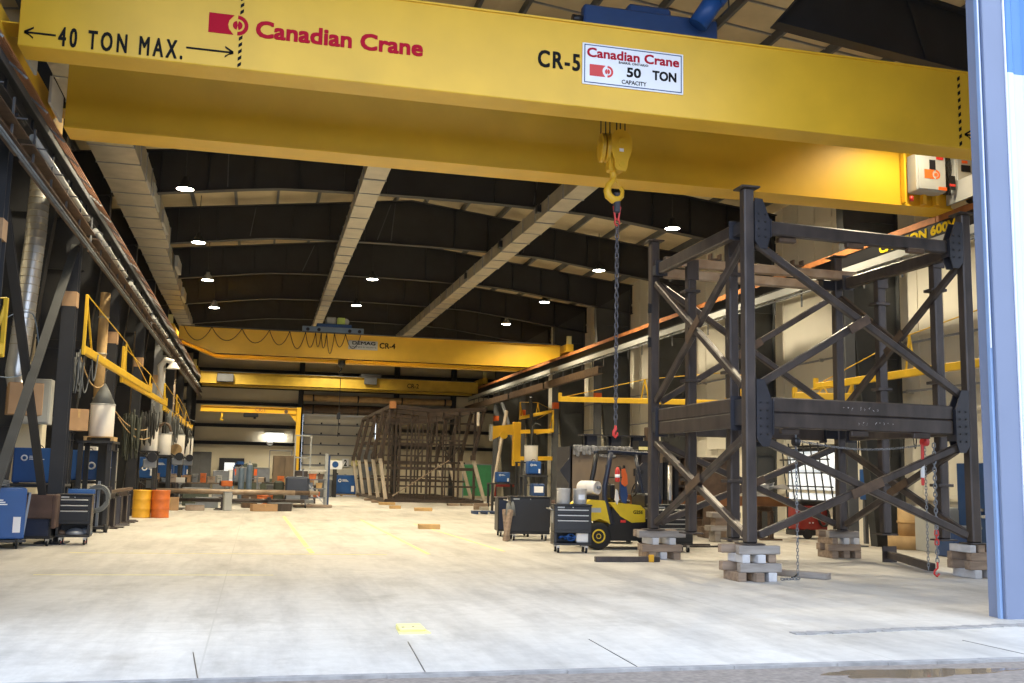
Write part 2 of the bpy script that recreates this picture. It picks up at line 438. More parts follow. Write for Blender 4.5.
# frame columns (tapered webs) on both sides
for y in FR[1:-1]:
    for sx in (-1, 1):
        X = (lambda d: RX-d) if sx < 0 else (lambda d: RX+d)
        ob = 11.1
        m = MB()
        for (d0, d1, w0) in ((9.55, 11.05, .9),):
            poly = [(X(10.25), 0), (X(11.05), 0), (X(11.05), 10.1), (X(9.45), raft_z(RX+9.45)-.1), (X(9.45), 8.4)]
            m.prism(poly, y-.012, y+.012)
        m.bar((X(10.25), y, 0), (X(9.45), y, 8.4), .30, .025, up=(1, 0, 0)); m.bar((X(9.45), y, 8.4), (X(9.45), y, 9.2), .30, .025, up=(1, 0, 0))
        m.box(min(X(11.04), X(11.07)), max(X(11.04), X(11.07)), y-.15, y+.15, 0, 10.1)
        for z in (2.4, 4.8, 7.0, 8.4): m.box(min(X(10), X(11)), max(X(10), X(11)), y-.1, y+.1, z, z+.015)
        o = struct('column', m, 'frame_mid' if sx > 0 else 'frame_dark')

# walls with liner-panel ribs
def wall_x(name, x, y0, y1, z0, z1, sx, m='liner_panel'):
    w = MB().box(min(x, x+sx*.15), max(x, x+sx*.15), y0, y1, z0, z1)
    n = max(1, int((y1-y0)/1.0))
    for i in range(n+1):
        yy = y0+i*(y1-y0)/n
        w.box(min(x, x-sx*.03), max(x, x-sx*.03), yy-.02, yy+.02, z0, z1)
    struct(name, w, m)
wall_x('wall_left', XL, YF, YB, 0, 12.7, -1, 'liner_panel')
wall_x('wall_right', XR, 18.0, YB, 0, 12.7, 1, 'liner_white'); wall_x('wall_right', XR, YF, 18.0, 8.3, 12.7, 1, 'liner_white'); wall_x('wall_right', XR, YF, 12.0, 0, 8.3, 1, 'liner_white')  # gap is an unseen side opening, added so daylight reaches the tower
for x, sx in ((XL, -1), (XR, 1)):
    for z in (1.3, 3.4, 5.4, 7.4, 9.4):
        g = MB().channel((x-sx*.13, YF+.3 if sx < 0 or z > 8.5 else 18.1, z), (x-sx*.13, YB, z), .1, .1, .01, up=(1, 0, 0))
        struct('wall_girt_trim', g, 'frame_dark' if sx < 0 else 'liner_white')
# back wall: block below, ribbed liner above, girts, the sectional door
w = MB()
w.box(XL, 2.9, YB, YB+.2, 0, 13); w.box(7.9, XR, YB, YB+.2, 0, 13); w.box(2.9, 7.9, YB, YB+.2, 5.4, 13)
for i in range(60):
    x = XL+.38*i
    if 2.9 < x < 7.9: w.box(x-.02, x+.02, YB-.03, YB, 5.5, 12)
    else: w.box(x-.02, x+.02, YB-.03, YB, 0, 12)
struct('wall_back', w, 'liner_panel')
for z in (3.35, 4.5, 6.0, 7.1, 8.2):
    for a, b in ((-6.3, 2.7), (2.7, 9.2), (9.2, 16.3)):
        if z < 5.4 and a == 2.7: continue
        struct('wall_girt_trim', MB().channel((a, YB-.14, z), (b, YB-.14, z), .2, .22, .012), 'frame_dark')
for x, w_ in ((-4.2, .35), (2.75, .25), (9.2, .4), (13.2, .3)):
    struct('column', MB().ibeam((x, YB-.3, 0), (x, YB-.3, 11.2), w_, .35, .02, up=(1, 0, 0)), 'frame_dark')
d = MB(); nsec = 8
for i in range(nsec):
    z = i*5.4/nsec; d.cbox(2.95, 7.85, YB-.06, YB, z+.008, z+5.4/nsec-.008, .012)
door = struct('door_1', d, 'door_panel')
h = MB()
for i in range(1, nsec):
    z = i*5.4/nsec; h.box(2.95, 7.85, YB-.12, YB-.06, z-.04, z+.04)
o = h.build('door_stiffener', 'steel_grey', door)
h = MB()
for i in range(1, nsec):
    z = i*5.4/nsec
    for x in (3.0, 4.2, 5.4, 6.6, 7.8): h.box(x-.05, x+.05, YB-.15, YB-.06, z+.05, z+.16)
h.build('hinge', 'black_paint', door)
# door number plate and yellow warning tabs
t = Thing('number_sign', 'white door number plate reading 2 between two yellow tabs on the roll door', 'sign', (5.9, YB-.2, 2.2))
t.part('plate', MB().box(5.68, 6.12, YB-.19, YB-.17, 1.95, 2.5), 'sign_white')
t.part('digit', text_mb('2', .4, face_front(5.8, YB-.2, 2.02), .2, .03), 'letter_black')
t.part('tab', MB().box(5.0, 5.5, YB-.19, YB-.17, 2.0, 2.4), 'line_yellow'); t.part('tab', MB().box(6.3, 6.75, YB-.19, YB-.17, 2.0, 2.4), 'line_yellow')

# front wall round the big opening: right pier with jamb trim and two-tone ribbed cladding
def clad(x0, x1, z0, z1, y, m, name):
    w = MB(); x = x0; p = .30
    while x < x1-.01:
        w.prism([(x, y), (x+.05, y-.045), (x+.12, y-.045), (x+.17, y), (x+p, y), (x+p, y+.03), (x, y+.03)], z0, z1, axis='z')
        x += p
    struct(name, w, m)
clad(9.19, 16.8, -.02, 6.93, 10.93, 'clad_white', 'wall_front'); clad(9.19, 16.8, 6.93, 13.6, 10.93, 'clad_blue', 'wall_front')
struct('wall_front', MB().box(9.1, 16.8, 10.97, 11.2, 0, 13.6), 'liner_panel')
struct('trim_5', MB().cbox(8.875, 9.19, 10.88, 11.2, -.01, 13, .008), 'jamb_blue')
struct('trim_5', MB().box(9.178, 9.195, 10.86, 10.95, -.01, 13), 'trim_highlight_white')
struct('trim_5', MB().cbox(8.835, 8.875, 10.93, 11.0, -.01, 13, .01), 'jamb_edge')
struct('trim_5', MB().box(8.835, 8.845, 10.915, 10.93, 3.3, 13), 'trim_highlight_white')  # white highlight painted as a strip along the jamb edge
struct('wall_front', MB().box(XL-.3, -2.93, 10.95, 11.2, 0, 13.6), 'clad_blue')
struct('trim_5', MB().box(-2.93, -2.89, 10.9, 11.25, -.01, 13), 'clad_white')
struct('wall_front', MB().box(-2.93, 8.86, 10.95, 11.2, 10.2, 14.6), 'clad_blue')
# puddle on the yard
pts = []
for i in range(40):
    a = 2*PI*i/40; r = 1+.18*math.sin(3*a+1)+.1*math.sin(7*a)+.05*math.sin(13*a)
    pts.append((5.62+.88*r*math.cos(a), 8.03+.17*r*math.sin(a)))
single('puddle', MB().prism(pts, -.03, -.014, axis='z'), 'puddle_water', 'brown rain puddle on the yard paving outside the door opening', 'puddle', loc=(5.62, 8.03, -.02))

# camera
cam = bpy.data.cameras.new('camera'); co = bpy.data.objects.new('camera', cam); COL.objects.link(co); SC.camera = co
cam.sensor_width = 36; cam.lens = 36*1026.9/1024; cam.clip_end = 300
def cam_matrix(yaw, pit, rol, z):
    a, b, c = map(math.radians, (yaw, pit, rol))
    f = Vector((math.sin(a)*math.cos(b), math.cos(a)*math.cos(b), math.sin(b))); r = Vector((math.cos(a), -math.sin(a), 0)); u = r.cross(f)
    r, u = r*math.cos(c)+u*math.sin(c), -r*math.sin(c)+u*math.cos(c)
    return Matrix(((r.x, u.x, -f.x, 0), (r.y, u.y, -f.y, 0), (r.z, u.z, -f.z, z), (0, 0, 0, 1)))
co.matrix_world = cam_matrix(13.777, 7.4225, 1.178, 1.6)

# light: overcast sky through the opening, high-bay lamps inside
w = bpy.data.worlds.new('sky'); SC.world = w; w.use_nodes = True
w.node_tree.nodes['Background'].inputs['Color'].default_value = (0.70, 0.81, 1.0, 1); w.node_tree.nodes['Background'].inputs['Strength'].default_value = 3.0
def area(name, loc, rot, sx, sy, e, col=(1, 1, 1), portal=False):
    l = bpy.data.lights.new(name, 'AREA'); l.shape = 'RECTANGLE'; l.size = sx; l.size_y = sy; l.energy = e; l.color = col
    o = bpy.data.objects.new(name, l); COL.objects.link(o); o.location = loc; o.rotation_euler = rot
    if portal: l.cycles.is_portal = True
    return o
area('side_portal', (16.6, 15.0, 4.15), (0, PI/2, 0), 8.3, 6.0, 1, portal=True)  # sky light through the added side opening
area('sky_portal', (3.0, 11.0, 5.1), (PI/2, 0, 0), 11.6, 10.2, 1, portal=True)
LAMP_W = 200
LAMPS = [(-2.27, 28.9, 9.2), (-2.27, 35.8, 9.2), (-2.27, 42.7, 9.15), (-2.27, 49.7, 9.1), (4.36, 42.6, 9.6), (4.36, 49.7, 9.6), (12.35, 51.7, 9.4), (12.36, 44.4, 9.4), (12.36, 36.7, 9.4), (12.4, 29.6, 9.4)]
HID = [(12.4, 17.0, 9.3), (-2.27, 22.0, 9.2), (4.36, 22.0, 9.6), (4.36, 28.8, 9.6), (4.36, 35.7, 9.6), (12.4, 22.6, 9.4), (4.36, 56.5, 9.6), (4.36, 63.4, 9.6), (-2.27, 56.5, 9.1), (-2.27, 63.4, 9.1), (12.4, 60, 9.4)]
names = ['first', 'second', 'third', 'fourth']
def lamp(x, y, z, label):
    t = Thing('high_bay_lamp', label, 'lamp', (x, y, z), group='high bay lamps under the roof')
    t.part('reflector', MB().rev([(.245, .03), (.225, .05), (.12, .24), (.08, .27), (.08, .36), (0, .36)], 20, Matrix.Translation((x, y, z))), 'box_grey' if 'cone' in label else 'frame_dark')  # reflector tone paints lit cones pale and unlit ones dark
    t.part('lens', MB().rev([(0, .015), (.23, .03), (.23, .045), (0, .045)], 20, Matrix.Translation((x, y, z)), cap=False), 'lamp_glow')
    zt = roof_z(x)-.1
    t.part('stem', MB().cyl((x, y, z+.42), (x, y, zt), .012, n=6), 'frame_dark')
    l = bpy.data.lights.new('lamp_light', 'SPOT'); l.energy = LAMP_W*8; l.color = (1.0, 0.86, 0.60); l.shadow_soft_size = .28; l.spot_size = math.radians(140); l.spot_blend = .6
    o = bpy.data.objects.new('lamp_light', l); COL.objects.link(o); o.location = (x, y, z-.03)
where = ['above the left duct, nearest the yellow crane', 'beside the left duct, one bay past the nearest', 'with lit-toned cone, hanging beside the left duct in the third bay', 'with lit-toned cone, lowest and furthest along the left duct',
         'glowing between the two middle ducts, higher of that pair', 'glowing between the two middle ducts, just over the blue crane trolley', 'with lit-toned cone, furthest along the right side', 'on the right side, second from the far end', 'on the right side, left of the hanging chain level with it', 'on the right side, nearest the top of the rusty steel tower']
for (x, y, z), s in zip(LAMPS, where): lamp(x, y, z, 'lit high bay lamp '+s)
for i, (x, y, z) in enumerate(HID):
    if i in (0, 1, 2, 3, 4): pass
    l = bpy.data.lights.new('lamp_light', 'SPOT'); l.energy = LAMP_W*8*(.28 if i == 0 else 1); l.color = (1.0, 0.86, 0.60); l.shadow_soft_size = .28; l.spot_size = math.radians(140); l.spot_blend = .6
    o = bpy.data.objects.new('lamp_light', l); COL.objects.link(o); o.location = (x, y, z)
SC.view_settings.view_transform = 'Standard'; SC.view_settings.look = 'None'; SC.view_settings.exposure = 0.3; SC.view_settings.gamma = 1
SC.cycles.use_denoising = True
SC.cycles.max_bounces = 7; SC.cycles.diffuse_bounces = 4; SC.cycles.glossy_bounces = 3; SC.cycles.caustics_reflective = False; SC.cycles.caustics_refractive = False
SC.cycles.sample_clamp_indirect = 6
# ------------------------------------------------------------------ crane runways
def runway(sx, X, label):
    t = Thing('runway_beam', label, 'beam', (X, 42, 0))
    y0, y1 = 11.6, 70.6
    t.part('girder', MB().ibeam((X, y0, 7.17), (X, y1, 7.17), .34, .42, .025), 'frame_dark')
    cap = MB(); yy = y0
    while yy < y1-.1:
        cap.box(X-.19, X+.19, yy, min(yy+7.48, y1), 7.38, 7.40).box(X-.19, X-.175, yy, min(yy+7.48, y1), 7.27, 7.38).box(X+.175, X+.19, yy, min(yy+7.48, y1), 7.27, 7.38); yy += 7.5
    t.part('cap_plate', cap, 'rust_rail' if sx > 0 else 'frame_grey')
    t.part('rail', MB().bar((X, y0, 7.44), (X, y1, 7.44), .07, .08), 'rust_rail' if sx > 0 else 'mill_steel')
    cl = MB()
    for i in range(80):
        y = y0+.4+i*.75
        for s in (-1, 1): cl.box(X+s*.07-.035, X+s*.07+.035, y-.05, y+.05, 7.40, 7.44)
    t.part('rail_clip', cl, 'mill_brown')
    return t
rl = runway(-1, -3.95, 'long dark crane runway beam high along the left wall')
rr = runway(1, 14.35, 'long crane runway beam with rusty orange top along the right wall')
# conductor bars on the left runway: four copper lines on brackets
cb = MB()
for i, (dx, z) in enumerate(((.20, 7.42), (.27, 7.36), (.34, 7.30), (.41, 7.24))):
    cb.bar((-3.95+dx, 12, z), (-3.95+dx, 70, z), .022, .03)
rl.part('conductor_bar', cb, 'copper')
for i in range(40):
    y = 12.6+i*1.5; rl.part('conductor_bracket', MB().bar((-3.95+.12, y, 7.45), (-3.95+.45, y, 7.17), .02, .03), 'grey_paint')
for i in range(34):
    y = 12.4+i*1.9; rl.part('web_stiffener', MB().box(-3.955, -3.90, y-.05, y+.05, 6.98, 7.33), 'frame_dark')
# warning lettering on the right runway web (faces the hall)
Mtx = Matrix.Translation((14.172, 21.2, 7.02)) @ Matrix.Rotation(-PI/2, 4, 'Z') @ Matrix.Rotation(PI/2, 4, 'X')
pl = rr.part('web_plate', MB().box(14.18, 14.2, 17.0, 23.0, 6.97, 7.27), 'black_paint')
rr.part('warning_lettering', text_mb('CAUTION 600V', .2, Mtx, 2.75, .0, fat=.06), 'letter_yellow', pl, label='yellow warning lettering')
# secondary channel and light-gauge rail under each runway girder
for sx, X in ((-1, -3.72), (1, 14.2)):
    t = Thing('service_rail', 'pale pipe and brown channel line slung under the %s runway beam' % ('left' if sx < 0 else 'right'), 'rail', (X, 42, 6.4))
    if sx > 0: t.part('pale_rail', MB().box(X-.1, X+.1, 12, 70, 6.74, 6.93), 'box_grey', label='pale rail')
    else:
        for i in range(8):
            t.part('pale_rail', MB().cyl((X-.03, 17.4+6.7*i, 6.84), (X-.03, 23.0+6.7*i, 6.84), .06, n=10), 'box_grey', label='pale pipe')
    if sx < 0:
        for (a, b) in ((11.6, 16.6), (16.9, 23.3), (23.7, 36.7), (37.1, 50.1), (50.5, 70)):
            t.part('channel', MB().channel((X, a, 6.43), (X, b, 6.43), .2, .30, .02, up=(0, 0, 1)), 'mill_brown')
    else:
        for (a, b) in ((41.2, 49.6), (49.9, 57), (57.4, 70)):
            t.part('channel', MB().channel((X-.2, a, 6.12), (X-.2, b, 6.12), .24, .32, .02), 'mill_brown')
    for i in range(2): t.part('conduit', MB().cyl((X-sx*(.02+.07*i), 12, 6.68-.04*i if sx > 0 else 6.22-.03*i), (X-sx*(.02+.07*i), 70, 6.68-.04*i if sx > 0 else 6.22-.03*i), .022, n=6), 'hose_grey')
    for i in range(38):
        y = 12.9+1.5*i; t.part('hanger', MB().bar((X, y, 6.3), (X, y, 6.97), .03, .05).bar((X, y, 6.66), (X-sx*.2, y, 6.66), .02, .02), 'frame_grey')
# crane columns: grey H posts with an orange or taped band
def crane_column(x, y, label, band, grp, m='frame_grey'):
    t = Thing('crane_column', label, 'column', (x, y, 0), group=grp)
    t.part('shaft', MB().ibeam((x, y, 0), (x, y, 6.9), .28, .30, .025, up=(0, 1, 0)), m)
    t.part('cap_plate', MB().box(x-.25, x+.25, y-.25, y+.25, 6.90, 6.95), m); t.part('base_plate', MB().box(x-.3, x+.3, y-.3, y+.3, 0, .03), m)
    if band: t.part('paint_band', MB().box(x-.144, x+.144, y-.154, y+.154, 5.0, 5.32), band)
ordl = ['nearest the door', 'second from the door', 'third from the door', 'fourth from the door', 'fifth from the door', 'sixth from the door', 'seventh from the door', 'eighth from the door']
for y, q in zip(FR[1:9], ordl):
    crane_column(-4.05, y, 'dark steel runway column along the left side, '+q if y != 43.6 else 'pale grey runway column on the left side, rising behind the drums', 'cardboard' if y < 45 else None, 'left runway columns', 'frame_dark' if y != 43.6 else 'grey_paint')
    crane_column(14.68, y, 'grey steel runway column with orange band on the right side, '+q if y > 40 else 'plain dark grey runway column on the right side, '+q, 'orange_tag' if y > 40 else None, 'right runway columns')
for X, sd in ((-4.05, 'left'),):
    for (a, b, w) in ((16.8, 23.5, 'between its nearest two columns'),):
        t = Thing('cross_brace', 'crossed steel bracing of the %s runway, %s' % (sd, w), 'brace', (X, (a+b)/2, 0))
        t.part('diagonal', MB().channel((X+.05, a+.2, .3), (X+.05, b-.2, 6.3), .15, .08), 'frame_mid')
        t.part('diagonal', MB().channel((X-.08, a+.2, 6.3), (X-.08, b-.2, .3), .15, .08), 'frame_dark')

# ------------------------------------------------------------------ front overhead crane
t = Thing('overhead_crane', 'huge yellow double girder crane across the front with red maker lettering', 'crane', (5.2, 17, 7.4))
ZB, ZT, GF, GB = 7.40, 8.79, 14.92, 15.47
g = MB(); g.cbox(-3.52, 14.1, GF, GB, ZB, ZT, .012); g.box(-3.52, 14.1, GF-.03, GB+.03, ZT-.02, ZT+.01)
front = t.part('front_girder', g, 'crane_yellow')
g = MB(); g.box(-3.50, 14.1, 18.47, 19.07, ZB, ZT); g.box(-3.5, 14.1, 18.42, 19.1, ZB-.02, ZB+.015)
rear = t.part('rear_girder', g, 'crane_yellow')
for X, s in ((-3.95, 1), (14.35, -1)):
    e = MB(); e.cbox(X-.2, X+.2, 14.3, 19.7, 7.56, 7.95, .02)
    e.box(X-.16, X+s*.75, 14.95, 15.45, 7.72, 7.74); e.box(X-.16, X+s*.75, 18.5, 19.0, 7.72, 7.74)
    et = t.part('end_truck', e, 'crane_yellow')
    for y in (14.6, 15.9, 18.1, 19.4):
        wv = MB().cyl((X-.06, y, 7.63), (X+.06, y, 7.63), .17, n=20); t.part('wheel', wv, 'mill_steel', et)
    t.part('bolt_plate', MB().box(X+s*.42-.02, X+s*.42+.02, 15.5, 16.2, 7.45, 7.9), 'box_grey', et); t.part('bolt_plate', MB().box(X+s*.4-.02, X+s*.4+.02, 17.4, 18.4, 7.45, 7.9), 'box_grey', et)
YT = GF-.004
def on_front(txt, h, x, z, w, m, name, fat=0.0, space=1.0): return t.part(name, text_mb(txt, h, face_front(x, YT, z), w, 0, fat=fat, space=space), m, front)
on_front('40 TON MAX.', .285, -2.99, 7.455, 1.66, 'letter_black', 'capacity_lettering', .022, 1.45)
on_front('CR-5', .28, 3.99, 7.985, .68, 'letter_black', 'crane_number', .03, 1.2)
on_front('Canadian Crane', .255, -.31, 7.925, 2.46, 'letter_red', 'maker_lettering', .045)
def arrow(x0, x1, z, tip):
    m = MB(); m.box(min(x0, x1), max(x0, x1), YT-.003, YT+.003, z-.014, z+.014)
    s = 1 if tip > min(x0, x1)+.01 else -1
    for q in (-1, 1): m.bar((tip, YT, z), (tip-s*.11, YT, z+q*.085), .006, .03, up=(0, 1, 0)) if False else m.add([(tip, YT-.003, z+.02*q), (tip, YT-.003, z-.02*q), (tip-s*.12, YT-.003, z+q*.075-.016), (tip-s*.12, YT-.003, z+q*.075+.016)], [(0, 1, 2, 3)])
    t.part('arrow', m, 'letter_black', front)
arrow(-3.44, -3.03, 7.595, -3.44); arrow(-1.28, -.62, 7.635, -.62); arrow(11.71, 12.4, 7.655, 11.71)
def dashes(x, z0, z1, n):
    m = MB(); p = (z1-z0)/n
    for i in range(n):
        z = z0+i*p
        if x < 0 and 7.83 < z < 8.2: continue
        m.prism([(x-.025, z), (x+.025, z+.04), (x+.025, z+p*.5+.04), (x-.025, z+p*.5)], YT-.003, YT+.003)
    t.part('dash_line', m, 'letter_black', front)
dashes(-.53, 7.42, 8.74, 13); dashes(11.625, 7.43, 8.74, 10)
def logo(x, z, w, h, y, m, par, hole):
    """red block with a ring cut by a bar: the mark beside the lettering"""
    k = MB(); cx, cz, r = x+w*.68, z+h*.5, h*.5
    k.prism([(x, z), (cx-r*.35, z), (cx-r*.80, z+h*.28), (cx-r*.9, z+h*.5), (cx-r*.80, z+h*.72), (cx-r*.35, z+h), (x, z+h)], y-.003, y+.003)
    def arc(r0, r1, a0, a1, n=14):
        for i in range(n):
            a, b = a0+(a1-a0)*i/n, a0+(a1-a0)*(i+1)/n
            k.prism([(cx+r0*math.cos(a), cz+r0*math.sin(a)), (cx+r1*math.cos(a), cz+r1*math.sin(a)), (cx+r1*math.cos(b), cz+r1*math.sin(b)), (cx+r0*math.cos(b), cz+r0*math.sin(b))], y-.003, y+.003)
    arc(r*.66, r*1.02, -PI*.5, PI*.5)
    arc(0.001, r*.46, PI*.56, PI*1.44, 8); arc(0.001, r*.46, -PI*.44, PI*.44, 8)
    t.part('emblem', k, m, par)
logo(-.99, 7.91, .60, .30, YT, 'letter_red', front, None)
# capacity board
sg = t.part('capacity_sign', MB().cbox(4.71, 6.43, YT-.02, YT, 7.775, 8.46, .008), 'sign_white', front)
t.off = t.off
k = MB(); ys = YT-.022
for (a, b, c, d) in ((4.74, 6.40, 7.80, 7.815), (4.74, 6.40, 8.42, 8.435), (4.74, 4.755, 7.80, 8.435), (6.385, 6.40, 7.80, 8.435)): k.box(a, b, ys-.002, ys+.002, c, d)
brd = k
def sgtxt(txt, h, x, z, w, m, bold=0.0, name='sign_lettering'):
    o = t.part(name, text_mb(txt, h, face_front(x, ys, z), w, 0, fat=bold), m, front); return o
t.part('sign_border', brd, 'deep_blue', front)
sgtxt('Canadian Crane', .155, 4.79, 8.235, 1.56, 'letter_red', .035)
sgtxt('BARRIE, ONTARIO', .038, 5.32, 8.175, .50, 'letter_black', .004)
sgtxt('50', .155, 5.46, 7.975, .23, 'letter_black', .04); sgtxt('TON', .155, 5.90, 7.975, .40, 'letter_black', .04)
sgtxt('CAPACITY', .07, 5.37, 7.845, .42, 'letter_black', .01)
logo(4.83, 7.92, .44, .19, ys, 'hook_red', front, None)
# hoist trolley on top: blue frame with motor
tr = MB(); tr.cbox(5.0, 7.45, 15.75, 15.95, 8.9, 9.55, .03); tr.cbox(5.0, 7.45, 18.0, 18.2, 8.9, 9.4, .03); tr.box(5.1, 5.35, 15.9, 18.05, 8.95, 9.3); tr.box(7.1, 7.35, 15.9, 18.05, 8.95, 9.3); tr.cbox(5.85, 6.65, 15.9, 17.9, 9.35, 9.75, .05)
tro = t.part('trolley', tr, 'deep_blue')
mo = MB(); mo.cyl((7.0, 15.6, 9.35), (7.3, 15.45, 9.85), .17, n=20); mo.cyl((7.25, 15.47, 9.77), (7.36, 15.42, 9.94), .19, n=20)
t.part('motor', mo, 'welder_blue', tro)
t.part('buffer', MB().cyl((4.82, 15.85, 9.3), (5.0, 15.85, 9.3), .07, n=14).cyl((7.45, 15.85, 9.15), (7.6, 15.85, 9.15), .07, n=14), 'black_paint', tro)
pts = [(7.36, 15.4, 9.9), (7.48, 15.4, 9.85), (7.5, 15.42, 9.65), (7.38, 15.5, 9.5)]
t.part('motor_cable', MB().tube(pts, .015, 6), 'cable_black', tro)
t.part('drum', MB().cyl((5.3, 17, 9.35), (7.1, 17, 9.35), .3, n=24), 'mill_steel', tro)
# walkway rail rod beyond the girder
t.part('cross_shaft', MB().cyl((-3.5, 17.8, 9.1), (5.0, 17.8, 9.3), .05, n=10).cyl((7.5, 17.8, 9.1), (14, 17.8, 9.0), .05, n=10), 'steel_grey')
# control cabinets on the rear girder
def cabinet(x0, x1, z0, z1, y0, y1, kind):
    c = t.part('control_box', MB().cbox(x0, x1, y0, y1, z0, z1, .02), 'box_grey')
    d = MB().cbox(x0+.03, x1-.03, y0-.035, y0, z0+.03, z1-.03, .01); t.part('box_door', d, 'box_grey', c)
    yy = y0-.038
    if kind == 0:
        t.part('display', MB().box(x0+.28, x0+.42, yy-.01, yy, z1-.34, z1-.14), 'black_paint', c)
        logo(x0+.16, z0+.26, .40, .19, yy, 'orange_tag', c, None)
        t.part('sticker', MB().box(x0+.45, x0+.62, yy-.004, yy, z1-.12, z1-.05), 'hook_red', c)
        t.part('sticker', MB().box(x0+.48, x0+.68, yy-.004, yy, z0+.03, z0+.10), 'orange_tag', c)
        t.part('sticker', MB().box(x0+.2, x0+.42, yy-.004, yy, z1-.05, z1-.01), 'paper_white', c)
    else:
        t.part('display', MB().box(x0+.12, x0+.34, yy-.01, yy, z1-.30, z1-.16), 'black_paint', c)
        t.part('sticker', MB().box(x0+.14, x0+.28, yy-.004, yy, z1-.12, z1-.06), 'orange_tag', c)
        t.part('sticker', MB().box(x0+.15, x0+.24, yy-.004, yy, z0+.14, z0+.28), 'orange_tag', c)
        t.part('sticker', MB().box(x0+.22, x0+.36, yy-.004, yy, z0+.02, z0+.09), 'hook_red', c)
cabinet(12.98, 13.68, 7.62, 8.42, 18.05, 18.38, 0); cabinet(13.90, 14.33, 7.64, 8.40, 18.05, 18.38, 1)
for (a, b, c) in ((12.86, 12.91, 8.7), (13.3, 13.38, 7.66), (13.6, 13.68, 7.66)): t.part('cabinet_post', MB().box(a, b, 18.30, 18.42, 7.42, c), 'crane_yellow')
cbm = MB()
for i in range(6):
    x = 13.70+.035*i; cbm.tube([(x, 18.2, 8.5), (x+.03, 18.15, 8.2), (x-.01, 18.2, 7.9), (x+.02, 18.2, 7.62)], .012, 5)
for i in range(4):
    z = 8.3-.16*i; cbm.tube([(14.33, 18.2, z), (14.5, 18.15, z-.1), (14.7, 18.2, z+.02)], .012, 5)
t.part('control_cable', cbm, 'cable_black')
t.part('notice', MB().box(13.72, 13.86, 18.0, 18.02, 7.68, 7.98), 'black_paint'); t.part('notice', MB().box(13.72, 13.86, 17.99, 18.0, 7.75, 7.80), 'hook_red')
t.part('warning_light', MB().cyl((12.95, 18.2, 7.42), (12.95, 18.2, 7.52), .04, n=10), 'hook_red')

# hook block on its ropes
t = Thing('crane_hook_block', 'yellow multi-sheave hook block hanging on wire ropes from the front crane', 'crane hook', (6.03, 17.0, 6.5))
for x, z0 in ((5.74, 7.55), (5.83, 7.68), (5.91, 7.68), (6.04, 7.78), (6.11, 7.78), (6.20, 7.6)):
    t.part('wire_rope', MB().cyl((x+.03, 17.1, 8.9), (x, 17.0, z0), .011, n=6), 'cable_black')
for x in (5.76, 5.86):
    t.part('sheave', MB().rev([(.05, -.035), (.25, -.035), (.27, -.02), (.22, 0), (.27, .02), (.25, .035), (.05, .035)], 28, Matrix.Translation((x, 17.0, 7.48)) @ Matrix.Rotation(-.12, 4, 'Z') @ Matrix.Rotation(PI/2, 4, 'Y')), 'crane_yellow')
cp = MB()
M = Matrix.Translation((6.04, 16.97, 7.33)) @ Matrix.Rotation(.1, 4, 'Z') @ Matrix.Scale(.84, 4)
prof = []
for i in range(17):
    a = PI*i/16; prof.append((.24*math.cos(a), .30+.24*math.sin(a)))
prof += [(-.24, .1), (-.15, -.16), (-.15, -.28), (-.1, -.36), (.1, -.36), (.15, -.28), (.15, -.16), (.24, .1)]
cp.prism(prof, -.22, -.19, M=M); cp.prism(prof, .10, .13, M=M); cp.box(-.10, .10, -.19, .10, -.34, -.05, M=M)
chk = t.part('cheek_plate', cp, 'crane_yellow')
bo = MB()
for z in (.28, -.22): bo.cyl(M @ Vector((0, -.25, z)), M @ Vector((0, .16, z)), .055, n=14)
t.part('sheave_pin', bo, 'boom_yellow', chk)
t.part('capacity_plate', MB().box(-.05, .05, -.228, -.222, .05, .12, M=M), 'sign_white', chk)
t.part('swivel', MB().cyl((5.97, 17, 7.12), (5.98, 17, 6.93), .06, n=16).cbox(5.87, 5.97, 16.9, 17.1, 7.05, 7.38, .02), 'crane_yellow')
pts = []; rad = []
k_ = .62
ctrl = [(5.98, 6.99, .07), (5.92, 6.80, .085), (5.80, 6.66, .10), (5.76, 6.50, .115), (5.80, 6.35, .125), (5.93, 6.25, .125), (6.08, 6.27, .11), (6.19, 6.38, .085), (6.22, 6.52, .06), (6.19, 6.62, .04), (6.16, 6.66, .02)]
ctrl = [(6.02+(x-6.0)*k_, 7.0+(z-6.99)*k_, r*k_) for x, z, r in ctrl]
t.part('hook', MB().tube([(x, 17.0, z) for x, z, r in ctrl], .1, 14, radii=[r for *_, r in ctrl]), 'crane_yellow')
t.part('safety_latch', MB().bar((6.03, 17, 6.92), (6.12, 17, 6.72), .03, .01), 'boom_yellow')
# chain sling
t = Thing('chain_sling', 'long steel chain sling with red fittings hanging from the big yellow hook', 'chain', (6.06, 17.0, 2.3))
sl = MB().cbox(5.99, 6.11, 16.95, 17.05, 6.30, 6.68, .02); t.part('sling_strap', sl, 'plate_blue_steel')
for (xa, xb) in ((5.99, 6.03), (6.12, 6.08)): t.part('red_link', MB().bar((xa, 17, 6.42), (xb, 17, 6.16), .025, .025), 'hook_red')
t.part('master_ring', MB().tube([(6.06+.045*math.cos(a*PI/5), 17, 6.13+.06*math.sin(a*PI/5)) for a in range(10)], .016, 6, closed=True), 'hook_red')
t.part('chain', MB().chain((6.06, 17, 6.1), (6.06, 17, 2.50), .115, .011, .031, 6), 'chain_steel')
hk = [(6.06, 17, 2.50), (6.06, 17, 2.44), (6.03, 17, 2.39), (6.025, 17, 2.34), (6.06, 17, 2.30), (6.095, 17, 2.34), (6.095, 17, 2.38)]
t.part('sling_hook', MB().tube(hk, .02, 8, radii=[.02, .032, .03, .03, .027, .02, .012]), 'hook_red')

